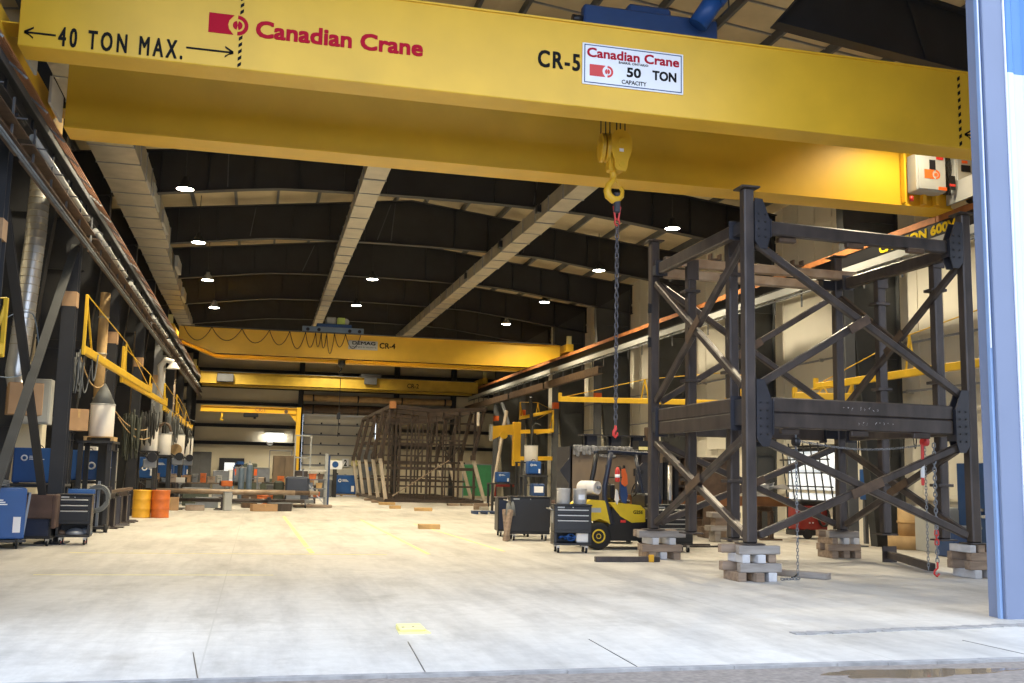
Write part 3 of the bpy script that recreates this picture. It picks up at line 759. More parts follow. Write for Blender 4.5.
# ------------------------------------------------------------------ far overhead cranes
def far_crane(y, label, num, plate, yellow='crane_yellow', dz=0.0):
    t = Thing('overhead_crane', label, 'crane', (5.2, y, 7.4))
    yf, yb = y, y+.5
    poly = [(-3.6, 7.34), (-2.0, 6.74), (12.4, 6.74), (14.0, 7.34), (14.0, 7.85), (-3.6, 7.85)] if plate else [(-3.6, 6.9), (14, 6.9), (14, 7.6), (-3.6, 7.6)]
    zt = poly[-1][1]
    m = MB().prism(poly, yf+.04, yb-.04)
    zb = [(p[0], p[1]) for p in poly[:4]] if plate else poly[:2]
    for a, b in zip(zb, zb[1:]): m.prism([a, b, (b[0], b[1]+.02), (a[0], a[1]+.02)], yf-.06, yb+.06)
    m.box(-3.6, 14, yf-.03, yb+.03, zt-.02, zt+.02)
    f = t.part('front_girder', m, yellow)
    m = MB().prism(poly, yf+2.0, yb+2.0)
    t.part('rear_girder', m, yellow)
    for X in (-3.95, 14.35):
        e = MB().cbox(X-.18, X+.18, y-.5, y+3.1, 7.52, 7.9, .02); et = t.part('end_truck', e, yellow)
        w = MB()
        t.part('wheel', MB().cyl((X-.05, y-.2, 7.62), (X+.05, y-.2, 7.62), .15, n=16), 'mill_steel', et); t.part('wheel', MB().cyl((X-.05, y+2.8, 7.62), (X+.05, y+2.8, 7.62), .15, n=16), 'mill_steel', et)
        t.part('rail_post', MB().box(X-.1, X+.1, y-.4, y-.2, 7.9, 8.3), 'line_yellow', et)
    fst = MB().cyl((-3.5, yf-.12, zt+.04), (13.8, yf-.12, zt+.04), .025, n=6)
    t.part('festoon_rail', fst, 'frame_grey')
    return t, f
t, f = far_crane(47.3, 'yellow overhead crane in mid hall with grey maker plate and looping cables', 'CR-4', True)
y = 47.3
cab = MB(); xs = [-3.3, -1.7, .2, 1.7, 2.4, 3.0, 3.35, 3.6, 3.95, 4.35, 5.1, 5.9, 6.3]
dep = [.75, .7, .75, .8, .95, .85, .8, .85, 1.15, .75, .8, .9]
xs = [-3.4, -2.2, -.9, .3, 1.2, 1.9, 2.35, 2.6, 2.85, 3.2, 3.7, 4.4]
for i in range(11):
    a, b = xs[i], xs[i+1]; d = dep[i]*.82; pts = []
    for k in range(11):
        s = k/10; pts.append((a+(b-a)*s, y-.12, 7.87-d*4*s*(1-s)))
    cab.tube(pts, .016, 5)
t.part('festoon_cable', cab, 'cable_black')
yq = y+.03
def far_text(t, txt, h, x, z, w, m, par, yy, bold=.0): t.part('lettering', text_mb(txt, h, face_front(x, yy, z), w, 0, fat=bold), m, par)
pl = t.part('maker_plate', MB().cbox(3.86, 5.2, y+.0, y+.03, 7.20, 7.61, .01), 'box_grey', f)
far_text(t, 'DEMAG', .15, 4.04, 7.43, 1.05, 'letter_black', f, y-.005, .04); far_text(t, 'CRANES & HOISTS', .06, 3.94, 7.29, 1.2, 'letter_black', f, y-.005)
far_text(t, 'CR-4', .26, 5.3, 7.31, .72, 'letter_black', f, y+.03, .03)
tr = MB(); tr.cbox(1.75, 4.55, y+.1, y+.3, 7.89, 8.19, .02); tr.cbox(1.75, 4.55, y+2.1, y+2.3, 7.89, 8.19, .02); tr.box(2.05, 2.35, y+.2, y+2.2, 7.92, 8.17); tr.box(3.95, 4.25, y+.2, y+2.2, 7.92, 8.17)
tro = t.part('trolley', tr, 'gas_blue')
t.part('hoist_housing', MB().cbox(2.4, 4.0, y+.3, y+1.8, 8.17, 8.37, .03), 'welder_blue', tro)
t.part('hoist_motor', MB().cbox(2.85, 3.3, y+.5, y+1.4, 8.37, 8.72, .04).cyl((3.75, y+.5, 8.52), (3.75, y+1.2, 8.52), .15, n=16), 'box_grey', tro)
t.part('lime_box', MB().cbox(3.35, 3.7, y+.4, y+.8, 8.37, 8.69, .02), 'lime', tro)
wh = MB()
for x in (2.0, 2.5, 3.9, 4.35): wh.cyl((x, y+.06, 8.04), (x, y+.1, 8.04), .08, n=14)
t.part('wheel', wh, 'black_paint', tro)
# its small hook far down on a rope
t = Thing('crane_hook_block', 'small dark hook and pendant on a thin rope under the mid-hall crane', 'crane hook', (3.62, 47.9, 4.8))
t.part('wire_rope', MB().cyl((3.62, 48.0, 7.0), (3.62, 48.0, 6.5), .02, n=6).cyl((3.66, 48.0, 7.0), (3.66, 48.0, 6.5), .02, n=6).cyl((3.62, 48, 5.9), (3.6, 48.0, 3.2), .018, n=6), 'cable_black')
t.part('block_body', MB().rev([(.06, 0), (.17, .12), (.17, .4), (.08, .5)], 14, Matrix.Translation((3.64, 48, 6.4))), 'black_paint')
t.part('hook', MB().tube([(3.64, 48, 6.42), (3.64, 48, 6.3), (3.54, 48, 6.2), (3.58, 48, 6.06), (3.68, 48, 6.06), (3.73, 48, 6.15)], .035, 8), 'black_paint')
t.part('pendant', MB().cbox(3.52, 3.68, 47.95, 48.08, 4.0, 4.3, .02), 'black_paint')
t, f = far_crane(66.2, 'overhead crane in shade-darkened yellow, furthest down the hall', 'CR-2', False, 'shaded_yellow')
far_text(t, 'CR-2', .3, 9.3, 7.08, .75, 'letter_black', f, 66.23, .01)
t.part('trolley', MB().cbox(6.3, 7.6, 66.3, 68.6, 7.62, 7.9, .03).cbox(6.5, 7.3, 66.0, 66.4, 7.2, 7.62, .03), 'frame_grey')
t.part('control_box', MB().cbox(-2.6, -1.6, 65.9, 66.2, 7.0, 7.5, .03), 'frame_grey')
# ------------------------------------------------------------------ the big unpainted steel tower
FL, FRc, BL, BR = (7.80, 15.42), (12.27, 15.78), (7.80, 19.60), (12.12, 19.75)
t = Thing('steel_tower', 'tall unpainted steel tower with crossed diagonals, standing on timber cribs', 'steel frame', (10, 17.6, 0))
CZ0, CZ1 = .575, 6.46
def tpart(name, mb, m='mill_steel', parent=None): return t.part(name, mb, m, parent)
for (x, y) in (FL, FRc, BL, BR):
    c = tpart('corner_column', MB().cbox(x-.09, x+.09, y-.1, y+.1, CZ0+.02, CZ1, .022))
    tpart('cap_plate', MB().cbox(x-.17, x+.17, y-.17, y+.17, CZ1, CZ1+.03, .005), parent=c)
    tpart('base_plate', MB().cbox(x-.19, x+.19, y-.17, y+.17, CZ0, CZ0+.02, .004), parent=c)
for (x, y, zt) in ((8.09, 16.6, 5.85), (8.09, 18.4, 5.75), (12.34, 16.7, 5.95), (12.27, 18.4, 5.85)):
    c = tpart('inner_column', MB().cbox(x-.085, x+.085, y-.1, y+.1, .6, zt, .022))
    tpart('base_plate', MB().cbox(x-.18, x+.18, y-.16, y+.16, .57, .6, .004), parent=c)
    for z in (1.55, 3.45, 5.2):
        tpart('collar_plate', MB().cbox(x-.17, x+.15, y-.14, y+.14, z, z+.055, .008), parent=c)
    tpart('top_bracket', MB().cbox(x-.12, x+.12, y-.13, y-.1, zt-.3, zt+.1, .006), 'mill_steel', c)
def side(a, b, double_top, name):
    a3, b3 = Vector((*a, 0)), Vector((*b, 0)); d = (b3-a3).normalized(); n = Vector((-d.y, d.x, 0))
    ga, gb = a3+d*.42, b3-d*.42
    up = Vector((0, 0, 1))
    def hs(z, h, s0=ga, s1=gb, w=.15, m='mill_steel'):
        return tpart('beam', MB().bar(s0+up*z, s1+up*z, w, h, c=.02), m)
    hs(2.845, .25); hs(2.59, .25)
    if double_top: o = Vector((0, -.19, 0)); hs(6.03, .2, a3+d*.15+o, b3+d*.35+o, m='mill_pale'); hs(5.78, .2, a3+d*.15+o, b3-d*.6+o, m='mill_pale')
    else: hs(5.83, .23)
    # gusset plates: bolted plates beside each column
    for (p, s) in ((a3, 1), (b3, -1)):
        for (z0, z1) in ((5.45, 6.3), (2.15, 3.25)):
            if name != 'front':
                q = p+d*s*.41
                tpart('end_plate', MB().bar(q+up*(5.68 if z0 > 3 else 2.42), q+up*(6.0 if z0 > 3 else 3.0), .26, .02, up=d), 'plate_blue_steel')
                tpart('end_stub', MB().bar(p+d*s*.08+up*(5.83 if z0 > 3 else 2.72), q+up*(5.83 if z0 > 3 else 2.72), .13, .2 if z0 > 3 else .42), 'plate_blue_steel')
                continue
            q = p+d*s*.245
            m = MB()
            pl = [(-.15, z0+.12), (-.05, z0), (.08, z0), (.14, z0+.2), (.14, z1-.34), (.0, z1), (-.15, z1)]
            M = Matrix(((d.x*s, n.x, 0, q.x), (d.y*s, n.y, 0, q.y), (0, 0, 1, 0), (0, 0, 0, 1)))
            m.prism(pl, -.095, -.075, M=M); m.prism(pl, .075, .095, M=M)
            m.box(.14, .16, -.12, .12, z0+.2, z1-.34, M=M)
            g = tpart('gusset_plate', m, 'plate_blue_steel')
            for i in range(5):
                for u in (-.08, .05):
                    z = z0+.2+i*.13
                    if z < z1-.2: tpart('bolt', MB().cyl(M @ Vector((u, -.11, z)), M @ Vector((u, -.095, z)), .016, n=8), 'black_paint', g)
    # crossed diagonals in both storeys, cut at the crossing plate
    for (z0, z1) in ((.72, 2.30), (3.15, 5.55)):
        p0, p1 = a3+d*.16+up*z0, b3-d*.16+up*z1
        q0, q1 = a3+d*.16+up*z1, b3-d*.16+up*z0
        tpart('diagonal', MB().bar(q0, q1, .115, .125, c=.018))
        mid = (p0+p1)/2; e = (p1-p0).normalized()
        tpart('diagonal', MB().bar(p0, mid-e*.12, .11, .125, c=.018))
        if not (name == 'front' and z0 > 3): tpart('diagonal', MB().bar(mid+e*.12, p1, .11, .125, c=.018))
        tpart('splice_plate', MB().bar(mid-e*.33-n*.07, mid+e*(.33 if not (name == 'front' and z0 > 3) else .12)-n*.07, .02, .16), 'mill_brown')
side(FL, FRc, False, 'front'); side(BL, BR, True, 'rear'); side(BL, FL, False, 'left'); side(BR, FRc, False, 'right')
# clamps, clips and chalk notes
for (x, z) in ((9.1, 6.2), (9.5, 6.2), (11.0, 6.2)):
    tpart('beam_clamp', MB().box(x-.12, x+.12, 19.38, 19.54, z-.06, z-.03).box(x-.12, x-.09, 19.38, 19.54, z-.03, z+.07).box(x+.09, x+.12, 19.38, 19.54, z-.03, z+.07), 'mill_brown')
for x in (8.6, 9.9, 11.1):
    tpart('hanger_lug', MB().cbox(x-.16, x+.16, 15.5, 15.6, 2.37, 2.46, .01), 'mill_steel')
    tpart('hanger_lug', MB().cbox(x-.16, x+.16, 15.5, 15.62, 5.63, 5.71, .01), 'mill_brown')
for z in (5.05, 4.35):
    tpart('clip_plate', MB().cbox(7.64, 7.71, 19.5, 19.53, z-.1, z+.1, .005), 'black_paint')
for z in (2.80, 2.55):
    r2 = random.Random(int(z*100)); x = 9.55+(2.8-z)*1.2
    for k in range(9):
        if k == 3: continue
        pts = [(x+.085*k+r2.uniform(0, .06), 15.385+.0805*(x+.085*k-8.2)-.003, z+r2.uniform(0, .075)) for _ in range(4)]
        tpart('chalk_mark', MB().tube(pts, .0035, 4), 'paper_white')

# timber cribs under each corner: every timber is its own thing
def crib(cx, cy, where, layers, rz=0.0):
    z = 0.0
    for li, (axis, h, pcs) in enumerate(layers):
        for (off, ln, sh, m, lab) in pcs:
            mb = MB()
            w = h*.98
            if axis == 'x': mb.cbox(-ln/2+sh, ln/2+sh, off-w/2, off+w/2, 0, h-.002, .008)
            else: mb.cbox(off-w/2, off+w/2, -ln/2+sh, ln/2+sh, 0, h-.002, .008)
            single('timber_block', mb, m, lab+', tower\'s '+where+' timber crib', 'timber', 'timber cribbing blocks', (cx, cy, z), rz, True)
        z += h
T, G, W = 'timber', 'timber_grey', 'timber_white'
crib(7.85, 15.52, 'front left', [
    ('y', .145, [(-.27, .55, 0, T, 'short brown block, left in the bottom layer'), (.0, .62, -.05, T, 'brown block in the middle of the bottom layer'), (.25, .6, .0, W, 'whitish block, right in the bottom layer')]),
    ('x', .145, [(-.22, .72, .05, G, 'front grey timber, second layer'), (.2, .75, -.05, T, 'rear timber, second layer')]),
    ('y', .135, [(-.2, .55, 0, W, 'pale worn block, left in the third layer'), (.05, .6, -.02, W, 'white-faced block, middle of the third layer'), (.27, .56, .03, T, 'brown block, right in the third layer')]),
    ('x', .14, [(-.2, .72, .04, G, 'front top timber'), (.2, .76, -.06, T, 'rear top timber')])])
crib(7.98, 19.75, 'rear left', [
    ('y', .145, [(-.25, .6, 0, T, 'left brown block, bottom layer'), (.0, .55, .0, W, 'whitish middle block, bottom layer'), (.26, .62, -.03, T, 'right brown block, bottom layer')]),
    ('x', .145, [(-.2, .85, -.03, T, 'front timber, second layer'), (.22, .8, .05, T, 'rear timber, second layer')]),
    ('y', .135, [(-.18, .6, 0, W, 'left white-ended block, third layer'), (.18, .6, 0, W, 'right white-ended block, third layer')]),
    ('x', .14, [(-.18, 1.0, -.02, G, 'long front top timber'), (.2, .9, 0, T, 'rear top timber')])])
crib(12.36, 15.85, 'front right', [
    ('y', .145, [(-.2, .6, 0, W, 'pale left block, bottom layer'), (.1, .62, 0, W, 'pale middle block, bottom layer'), (.32, .6, 0, T, 'brown right block, bottom layer')]),
    ('x', .15, [(-.2, .8, .05, T, 'front timber, second layer'), (.2, .8, 0, T, 'rear timber, second layer')]),
    ('x', .14, [(-.2, .78, .08, T, 'front timber, third layer'), (.2, .8, 0, T, 'rear timber, third layer')]),
    ('y', .13, [(-.28, .55, 0, W, 'white-ended left block, top layer'), (-.1, .55, 0, T, 'brown block, top layer'), (.3, .55, 0, T, 'right block, top layer')])])
crib(12.2, 20.05, 'rear right', [
    ('y', .15, [(-.24, .6, 0, T, 'left dark block, bottom layer'), (.05, .55, 0, T, 'middle dark block, bottom layer'), (.3, .6, 0, T, 'right dark block, bottom layer')]),
    ('x', .145, [(-.2, .78, 0, T, 'front timber, second layer'), (.2, .76, .02, T, 'rear timber, second layer')]),
    ('y', .135, [(-.24, .6, 0, T, 'left block, third layer'), (.03, .6, 0, W, 'white-ended block, third layer'), (.27, .6, 0, W, 'pale right block, third layer')]),
    ('x', .14, [(-.2, .72, .0, G, 'front top timber'), (.2, .74, 0, T, 'rear top timber')])])

# chain hoists hanging in the tower
def hoist(x, y, zt, zb, label, red, slack):
    h = Thing('chain_hoist', label, 'chain hoist', (x, y, 0))
    h.part('hand_chain', MB().chain((x, y, zt), (x, y, zb), .07, .006, .018, 5), 'steel_grey')
    b = MB().cyl((x-.05, y, zt), (x+.05, y, zt), .07, n=16); h.part('hoist_body', b, 'hook_red' if red else 'black_paint')
    h.part('top_hook', MB().tube([(x, y, zt+.06), (x, y, zt+.13), (x+.03, y, zt+.17), (x+.05, y, zt+.13)], .015, 6), 'steel_grey')
    if red:
        h.part('lever_handle', MB().bar((x-.06, y-.02, zt-.02), (x-.08, y-.03, zt-.75), .05, .04, c=.01), 'hook_red')
        h.part('grip', MB().cbox(x-.105, x-.05, y-.06, y-.0, zt-.62, zt-.38, .01), 'sign_white')
    return h
h = hoist(8.72, 15.55, 2.25, .05, 'thin chain hanging to the floor right of the front left timber crib', False, 0)
h.part('slack_chain', MB().chain((8.72, 15.5, .02), (8.3, 15.42, .02), .08, .008, .02, 5), 'steel_grey')
h.part('load_hook', MB().tube([(8.72, 15.55, .1), (8.66, 15.55, .05), (8.6, 15.55, .03)], .015, 6), 'black_paint')
h = hoist(11.28, 15.7, 2.32, .12, 'red lever chain hoist hanging under the tower\'s right front beam', True, 0)
h.part('load_chain', MB().chain((11.46, 15.7, 2.3), (11.46, 15.7, .25), .09, .010, .026, 6), 'steel_grey')
h.part('red_shackle', MB().chain((11.46, 15.7, .8), (11.46, 15.7, .5), .10, .013, .03, 6), 'hook_red')
h.part('load_hook', MB().tube([(11.46, 15.7, .27), (11.46, 15.7, .17), (11.40, 15.7, .12), (11.39, 15.7, .07), (11.44, 15.7, .03), (11.49, 15.7, .07)], .018, 8), 'hook_red')
# a slack chain slung between the hoists under the beam
pts = [(8.75+2.6*k/12, 15.62+.1*k/12, 2.28-.12*math.sin(PI*k/12)) for k in range(13)]
m = MB()
for p, q in zip(pts, pts[1:]): m.chain(p, q, .06, .006, .016, 4)
single('hanging_chain', m, 'steel_grey', 'slack chain slung level under the front middle beam of the tower', 'chain', loc=(10, 15.6, 2.2))

# loose steel and timber on the floor
def floor_bar(name, x0, y0, x1, y1, w, h, m, label, cat, z=0.0, group=None):
    c = ((x0+x1)/2, (y0+y1)/2, z); L = math.hypot(x1-x0, y1-y0); a = math.atan2(y1-y0, x1-x0)
    return single(name, MB().cbox(-L/2, L/2, -w/2, w/2, 0, h, .008), m, label, cat, group, c, a, True)
floor_bar('timber_plank', 8.55, 16.6, 9.28, 15.55, .2, .1, 'timber_grey', 'long grey plank on the floor just behind the slack chain', 'timber')
# ------------------------------------------------------------------ air ducts
def duct(label, pts, cat='air duct'):
    """square duct in short flanged lengths; pts = (y, x0, x1, z0, z1)"""
    t = Thing('air_duct', label, cat, ((pts[0][1]+pts[0][2])/2, (pts[0][0]+pts[-1][0])/2, pts[0][3]))
    for (ya, *a), (yb, *b) in zip(pts, pts[1:]):
        n = max(1, round((yb-ya)/1.45))
        for i in range(n):
            def at(s): return [a[k]+(b[k]-a[k])*s for k in range(4)]
            s0, s1 = i/n, (i+1)/n
            A, B = at(s0), at(s1); y0, y1 = ya+(yb-ya)*s0, ya+(yb-ya)*s1-.03
            m = MB(); j = R.uniform(-.008, .008)
            m.add([(A[0], y0, A[2]+j), (A[1], y0, A[2]+j), (A[1], y0, A[3]), (A[0], y0, A[3]), (B[0], y1, B[2]+j), (B[1], y1, B[2]+j), (B[1], y1, B[3]), (B[0], y1, B[3])],
                  [(0,1,2,3), (7,6,5,4), (0,4,5,1), (1,5,6,2), (2,6,7,3), (3,7,4,0)])
            c = .022; t.part('duct_section', m, 'galvanised', None)
            t.part('flange', MB().box(B[0]-c, B[1]+c, y1-.005, y1+.035, B[2]-c, B[3]+c), 'grey_paint')
    return t
d = duct('wide galvanised duct running down the left side under the roof', [(19.0, -4.12, -3.08, 9.0, 9.75), (36, -4.18, -3.22, 9.0, 9.7), (36.05, -4.2, -3.35, 9.02, 9.65), (46, -4.3, -3.5, 9.02, 9.6), (46.05, -4.3, -3.6, 9.05, 9.55), (62, -4.3, -3.7, 9.05, 9.5)])
for y in (30.3, 33.4, 40.5, 47.5): d.part('outlet_grille', MB().box(-3.22 if y < 36 else (-3.32 if y < 46 else -3.56), -3.12 if y < 36 else (-3.2 if y < 46 else -3.45), y-.9, y+.9, 9.08, 9.5), 'box_grey', label='bright side outlet')
d = duct('galvanised duct hanging along the middle of the roof', [(19.5, 2.35, 2.97, 9.3, 9.68), (38, 2.45, 2.98, 9.3, 9.66), (38.05, 2.49, 2.98, 9.3, 9.64), (60, 2.64, 3.03, 9.3, 9.57)])
d = duct('galvanised duct hanging along the right half of the roof', [(19.5, 8.0, 8.57, 9.3, 9.74), (37, 7.89, 8.49, 9.3, 9.74), (37.05, 7.89, 8.46, 9.3, 9.72), (60, 7.66, 8.26, 9.3, 9.7)])
for y in (25.0, 29.0, 34, 40): d.part('side_outlet', MB().box(7.78, 7.9, y-.12, y+.12, 9.42, 9.65), 'black_paint')
# cross rods in the roof: thin hanger rods between rafters
for i, (x, y) in enumerate(((-1.2, 30.2), (3.9, 36.9), (4.4, 36.9), (8.0, 30.2), (9.4, 36.9), (2.0, 23.5), (-.6, 36.9), (1.5, 43.6))):
    struct('trim_6', MB().bar((x, y-.02, raft_z(x)+.1), (x+R.uniform(-.1, .5), y-.02, roof_z(x)-.3), .03, .03), 'frame_grey')
# ------------------------------------------------------------------ makers for shop things (all local, base at origin, front towards -Y)
def V(*a): return Vector(a)
def caster(t, x, y, parent=None, r=.06, m='black_paint', red=False):
    c = t.part('caster', MB().cyl((x-.02, y, r), (x+.02, y, r), r, n=16), 'rubber', parent)
    t.part('fork', MB().box(x-.03, x+.03, y-.03, y+.03, r+.02, r*2+.03), 'bright_steel', c)
    t.part('hub', MB().cyl((x-.024, y, r), (x+.024, y, r), r*.4, n=10), 'hook_red' if red else 'bright_steel', c)
    return c
def tool_cart(loc, rz, w, d, h, label, drawers=3, contents='blue', body='black_paint', red=False, shelf=True):
    t = Thing('tool_cart', label, 'tool cart', loc, rz, local=True)
    b = .16; hs = .42*h if shelf else b+.05
    m = MB()
    m.cbox(-w/2, w/2, -d/2, d/2, b, b+.05, .008)                           # bottom tray
    if shelf:
        for x in (-w/2, w/2-.06): m.cbox(x, x+.06, -d/2, d/2, b+.05, hs, .008)
        m.box(-w/2, w/2, d/2-.02, d/2, b+.05, hs)
    m.cbox(-w/2, w/2, -d/2, d/2, hs, h, .012)
    t.part('body', m, body)
    t.part('top_tray', MB().cbox(-w/2-.015, w/2+.015, -d/2-.015, d/2+.015, h, h+.035, .01), body)
    z1 = h-.06; dh = (z1-hs-.06)/max(1, drawers)
    hts = [dh]*drawers
    z = z1
    for i in range(drawers):
        dz = dh*(.75 if i < drawers-1 else 1.5) if drawers > 2 else dh
        if z-dz < hs+.02: dz = z-hs-.02
        dr = t.part('drawer', MB().cbox(-w/2+.05, w/2-.05, -d/2-.018, -d/2+.01, z-dz+.012, z, .005), body)
        t.part('handle', MB().cbox(-w/2+.07, w/2-.07, -d/2-.035, -d/2-.018, z-.035, z-.012, .004), 'bright_steel', dr)
        z -= dz
    t.part('badge', MB().box(-w/2+.07, -w/2+.22, -d/2-.012, -d/2-.001, h-.045, h-.015), 'box_grey'); t.part('lock', MB().cyl((0, -d/2-.012, h-.03), (0, -d/2, h-.03), .012, n=8), 'bright_steel')
    for x in (-w/2+.1, w/2-.1):
        for y in (-d/2+.06, d/2-.06): caster(t, x, y, red=red)
    t.part('push_handle', MB().tube([(-w/2, -d/2+.05, h-.1), (-w/2-.1, -d/2+.05, h-.06), (-w/2-.1, d/2-.05, h-.06), (-w/2, d/2-.05, h-.1)], .014, 8), 'bright_steel')
    return t
def welder(loc, rz, w, d, h, label, m='welder_blue', base=0.0, mark=True, feet=True, group=None, logo2=False):
    t = Thing('welding_power_source', label, 'welder', loc, rz, group, local=True)
    t.part('case', MB().cbox(-w/2, w/2, -d/2, d/2, base+.03, base+h, .015), m)
    t.part('front_panel', MB().cbox(-w/2+.03, w/2-.03, -d/2-.012, -d/2+.005, base+.06, base+h-.04, .005), m)
    if mark:
        e = MB(); cx, cz, r = (-w*.28, base+h*.72, h*.09) if not logo2 else (w*.05, base+h*.5, h*.13)
        e.rev([(r*.55, -.003), (r, -.003), (r, .003), (r*.55, .003), (r*.55, -.003)], 18, Matrix.Translation((cx, -d/2-.015, cz)) @ Matrix.Rotation(PI/2, 4, 'X'), cap=False)
        for k in range(3): e.box(cx+r*1.4, cx+r*1.4+w*(.30-.04*k), -d/2-.017, -d/2-.013, cz-r*.5+.0+k*r*.45, cz-r*.5+r*.25+k*r*.45)
        t.part('maker_mark', e, 'sign_white')
    t.part('rating_label', MB().box(w*.28, w*.42, -d/2-.016, -d/2-.012, base+h*.15, base+h*.45), 'paper_white')
    v = MB()
    for i in range(5): v.box(w/2-.002, w/2+.004, -d*.3, d*.3, base+h*.3+i*h*.08, base+h*.33+i*h*.08)
    t.part('side_louvre', v, 'black_paint')
    t.part('lift_eye', MB().tube([(0+.06*math.cos(a*PI/6), 0, base+h+.06*math.sin(a*PI/6)) for a in range(7)], .012, 6), 'black_paint')
    if feet:
        for x in (-w/2+.06, w/2-.06): t.part('skid', MB().box(x-.03, x+.03, -d/2, d/2, base, base+.03), 'black_paint')
    return t
def wire_drum(loc, label, r=.26, h=.82, cone=True, m='white_plastic', tube=True):
    t = Thing('wire_drum', label, 'drum', loc, 0, 'white welding wire drums on the left shelves', local=True)
    t.part('barrel', MB().rev([(r*.97, 0), (r, .02), (r, h-.02), (r*.97, h)], 24), m)
    t.part('rim', MB().rev([(r+.008, h-.03), (r+.012, h-.015), (r+.008, h+.005), (r-.02, h+.005)], 24, cap=False), 'box_grey')
    if cone: t.part('cone_lid', MB().rev([(r*.98, h+.005), (r*.55, h+.30), (r*.16, h+.52), (.03, h+.55)], 24), 'hose_grey')
    if tube: t.part('feed_hose', MB().tube([(0, 0, h+.5 if cone else h), (.02, -.1, h+.85), (.15, -.15, h+1.0), (.4, -.1, h+.9)], .014, 6), 'hose_grey')
    return t
def steel_drum(loc, label, m, rz=0):
    t = Thing('steel_drum', label, 'drum', loc, rz, local=True)
    p = [(.28, 0), (.292, .01), (.285, .03), (.285, .27), (.297, .29), (.285, .31), (.285, .57), (.297, .59), (.285, .61), (.285, .85), (.295, .87), (.29, .885), (.27, .885), (.265, .86), (.0, .86)]
    t.part('barrel', MB().rev(p, 32), m)
    t.part('bung', MB().cyl((.15, 0, .86), (.15, 0, .885), .035, n=12), 'bright_steel')
    return t
def boom(root, tip, label, king=.55, up=1.2, grp='yellow cable booms', droop=None):
    """swinging cable boom: channel arm, post at the root, king post and tie rods"""
    root, tip = Vector(root), Vector(tip)
    t = Thing('cable_boom', label, 'boom', tuple(root), 0, grp)
    Z = V(0, 0, 1)
    t.part('arm', MB().bar(root, tip, .10, .18, c=.015), 'boom_yellow')
    t.part('post', MB().bar(root-Z*.12, root+Z*up, .07, .07, c=.01), 'boom_yellow')
    k0 = root+(tip-root)*king; k1 = k0+Z*up*.72
    e = (tip-root).normalized()
    t.part('king_post', MB().bar(k0-e*.16, k1, .035, .035), 'boom_yellow'); t.part('king_post', MB().bar(k0+e*.16, k1, .035, .035), 'boom_yellow')
    t.part('tie_rod', MB().cyl(root+Z*up, k1, .014, n=6), 'boom_yellow'); t.part('tie_rod', MB().cyl(k1, root+(tip-root)*.97+Z*.08, .014, n=6), 'boom_yellow')
    t.part('root_strut', MB().bar(root+Z*up*.9, root+(tip-root)*.09, .035, .05), 'boom_yellow')
    t.part('tip_lug', MB().box(tip.x-.05, tip.x+.05, tip.y-.05, tip.y+.05, tip.z-.08, tip.z+.22), 'boom_yellow')
    return t
def cables(name, label, spans, m, r=.018, cat='cables', group=None, n=10):
    """each span: (p, q, sag) hangs like a rope"""
    ps = [Vector(s[0]) for s in spans]
    mb = MB()
    for p, q, sag in spans:
        p, q = Vector(p), Vector(q); pts = []
        for k in range(n+1):
            s = k/n; v = p+(q-p)*s; v.z -= sag*4*s*(1-s); pts.append(v)
        mb.tube(pts, r, 5)
    return single(name, mb, m, label, cat, group, tuple(ps[0]))
def coil(center, R0, label, m, turns=6, axis='y', r=.018, name='cable_coil', thick=.1, cat='cable coil', squash=1.0):
    c = Vector(center); pts = []
    for i in range(turns*18):
        a = 2*PI*i/18; rr = R0*(1.08-.13*((i//18) % 3))+.015*math.sin(i*.7); o = thick*(-1+2*(i/(turns*18)))
        u, w = rr*math.cos(a), rr*math.sin(a)*squash
        pts.append(c+(V(u, o, w) if axis == 'y' else (V(o, u, w) if axis == 'x' else V(u, w, o+thick))))
    return single(name, MB().tube(pts, r, 6), m, label, cat, loc=tuple(c))
def pail(loc, label, r=.15, h=.34, m='pail_metal', lab=None):
    t = Thing('metal_pail', label, 'pail', loc, 0, local=True)
    t.part('body', MB().rev([(r*.96, 0), (r, .01), (r, h-.01), (r+.008, h), (r-.01, h), (r-.012, .02), (0, .02)], 24), m)
    t.part('bail_handle', MB().tube([(r*math.cos(a*PI/8), -r*.9*math.sin(a*PI/8)*.6-.02, h-.05-.12*math.sin(a*PI/8)) for a in range(9)], .005, 5), 'bright_steel')
    if lab:
        k = MB()
        for i in range(6):
            a0, a1 = -PI/2-.5+i/6, -PI/2-.5+(i+1)/6; rr = r+.002
            k.add([(rr*math.cos(a0), rr*math.sin(a0), h*.3), (rr*math.cos(a1), rr*math.sin(a1), h*.3), (rr*math.cos(a1), rr*math.sin(a1), h*.62), (rr*math.cos(a0), rr*math.sin(a0), h*.62)], [(0, 1, 2, 3)])
        t.part('paper_label', k, lab)
    return t
def gas_bottle(loc, label, m='gas_blue', r=.115, h=1.3):
    t = Thing('gas_cylinder', label, 'gas cylinder', loc, 0, local=True)
    t.part('shell', MB().rev([(r*.9, 0), (r, .03), (r, h), (r*.85, h+.1), (r*.4, h+.17), (.03, h+.19)], 20), m)
    t.part('valve', MB().cyl((0, 0, h+.19), (0, 0, h+.29), .025, n=10).box(-.05, .05, -.012, .012, h+.24, h+.27), 'bright_steel')
    t.part('neck_band', MB().rev([(r*.87, h+.085), (r*.9, h+.1), (r*.6, h+.15)], 20, cap=False), 'white_plastic')
    return t
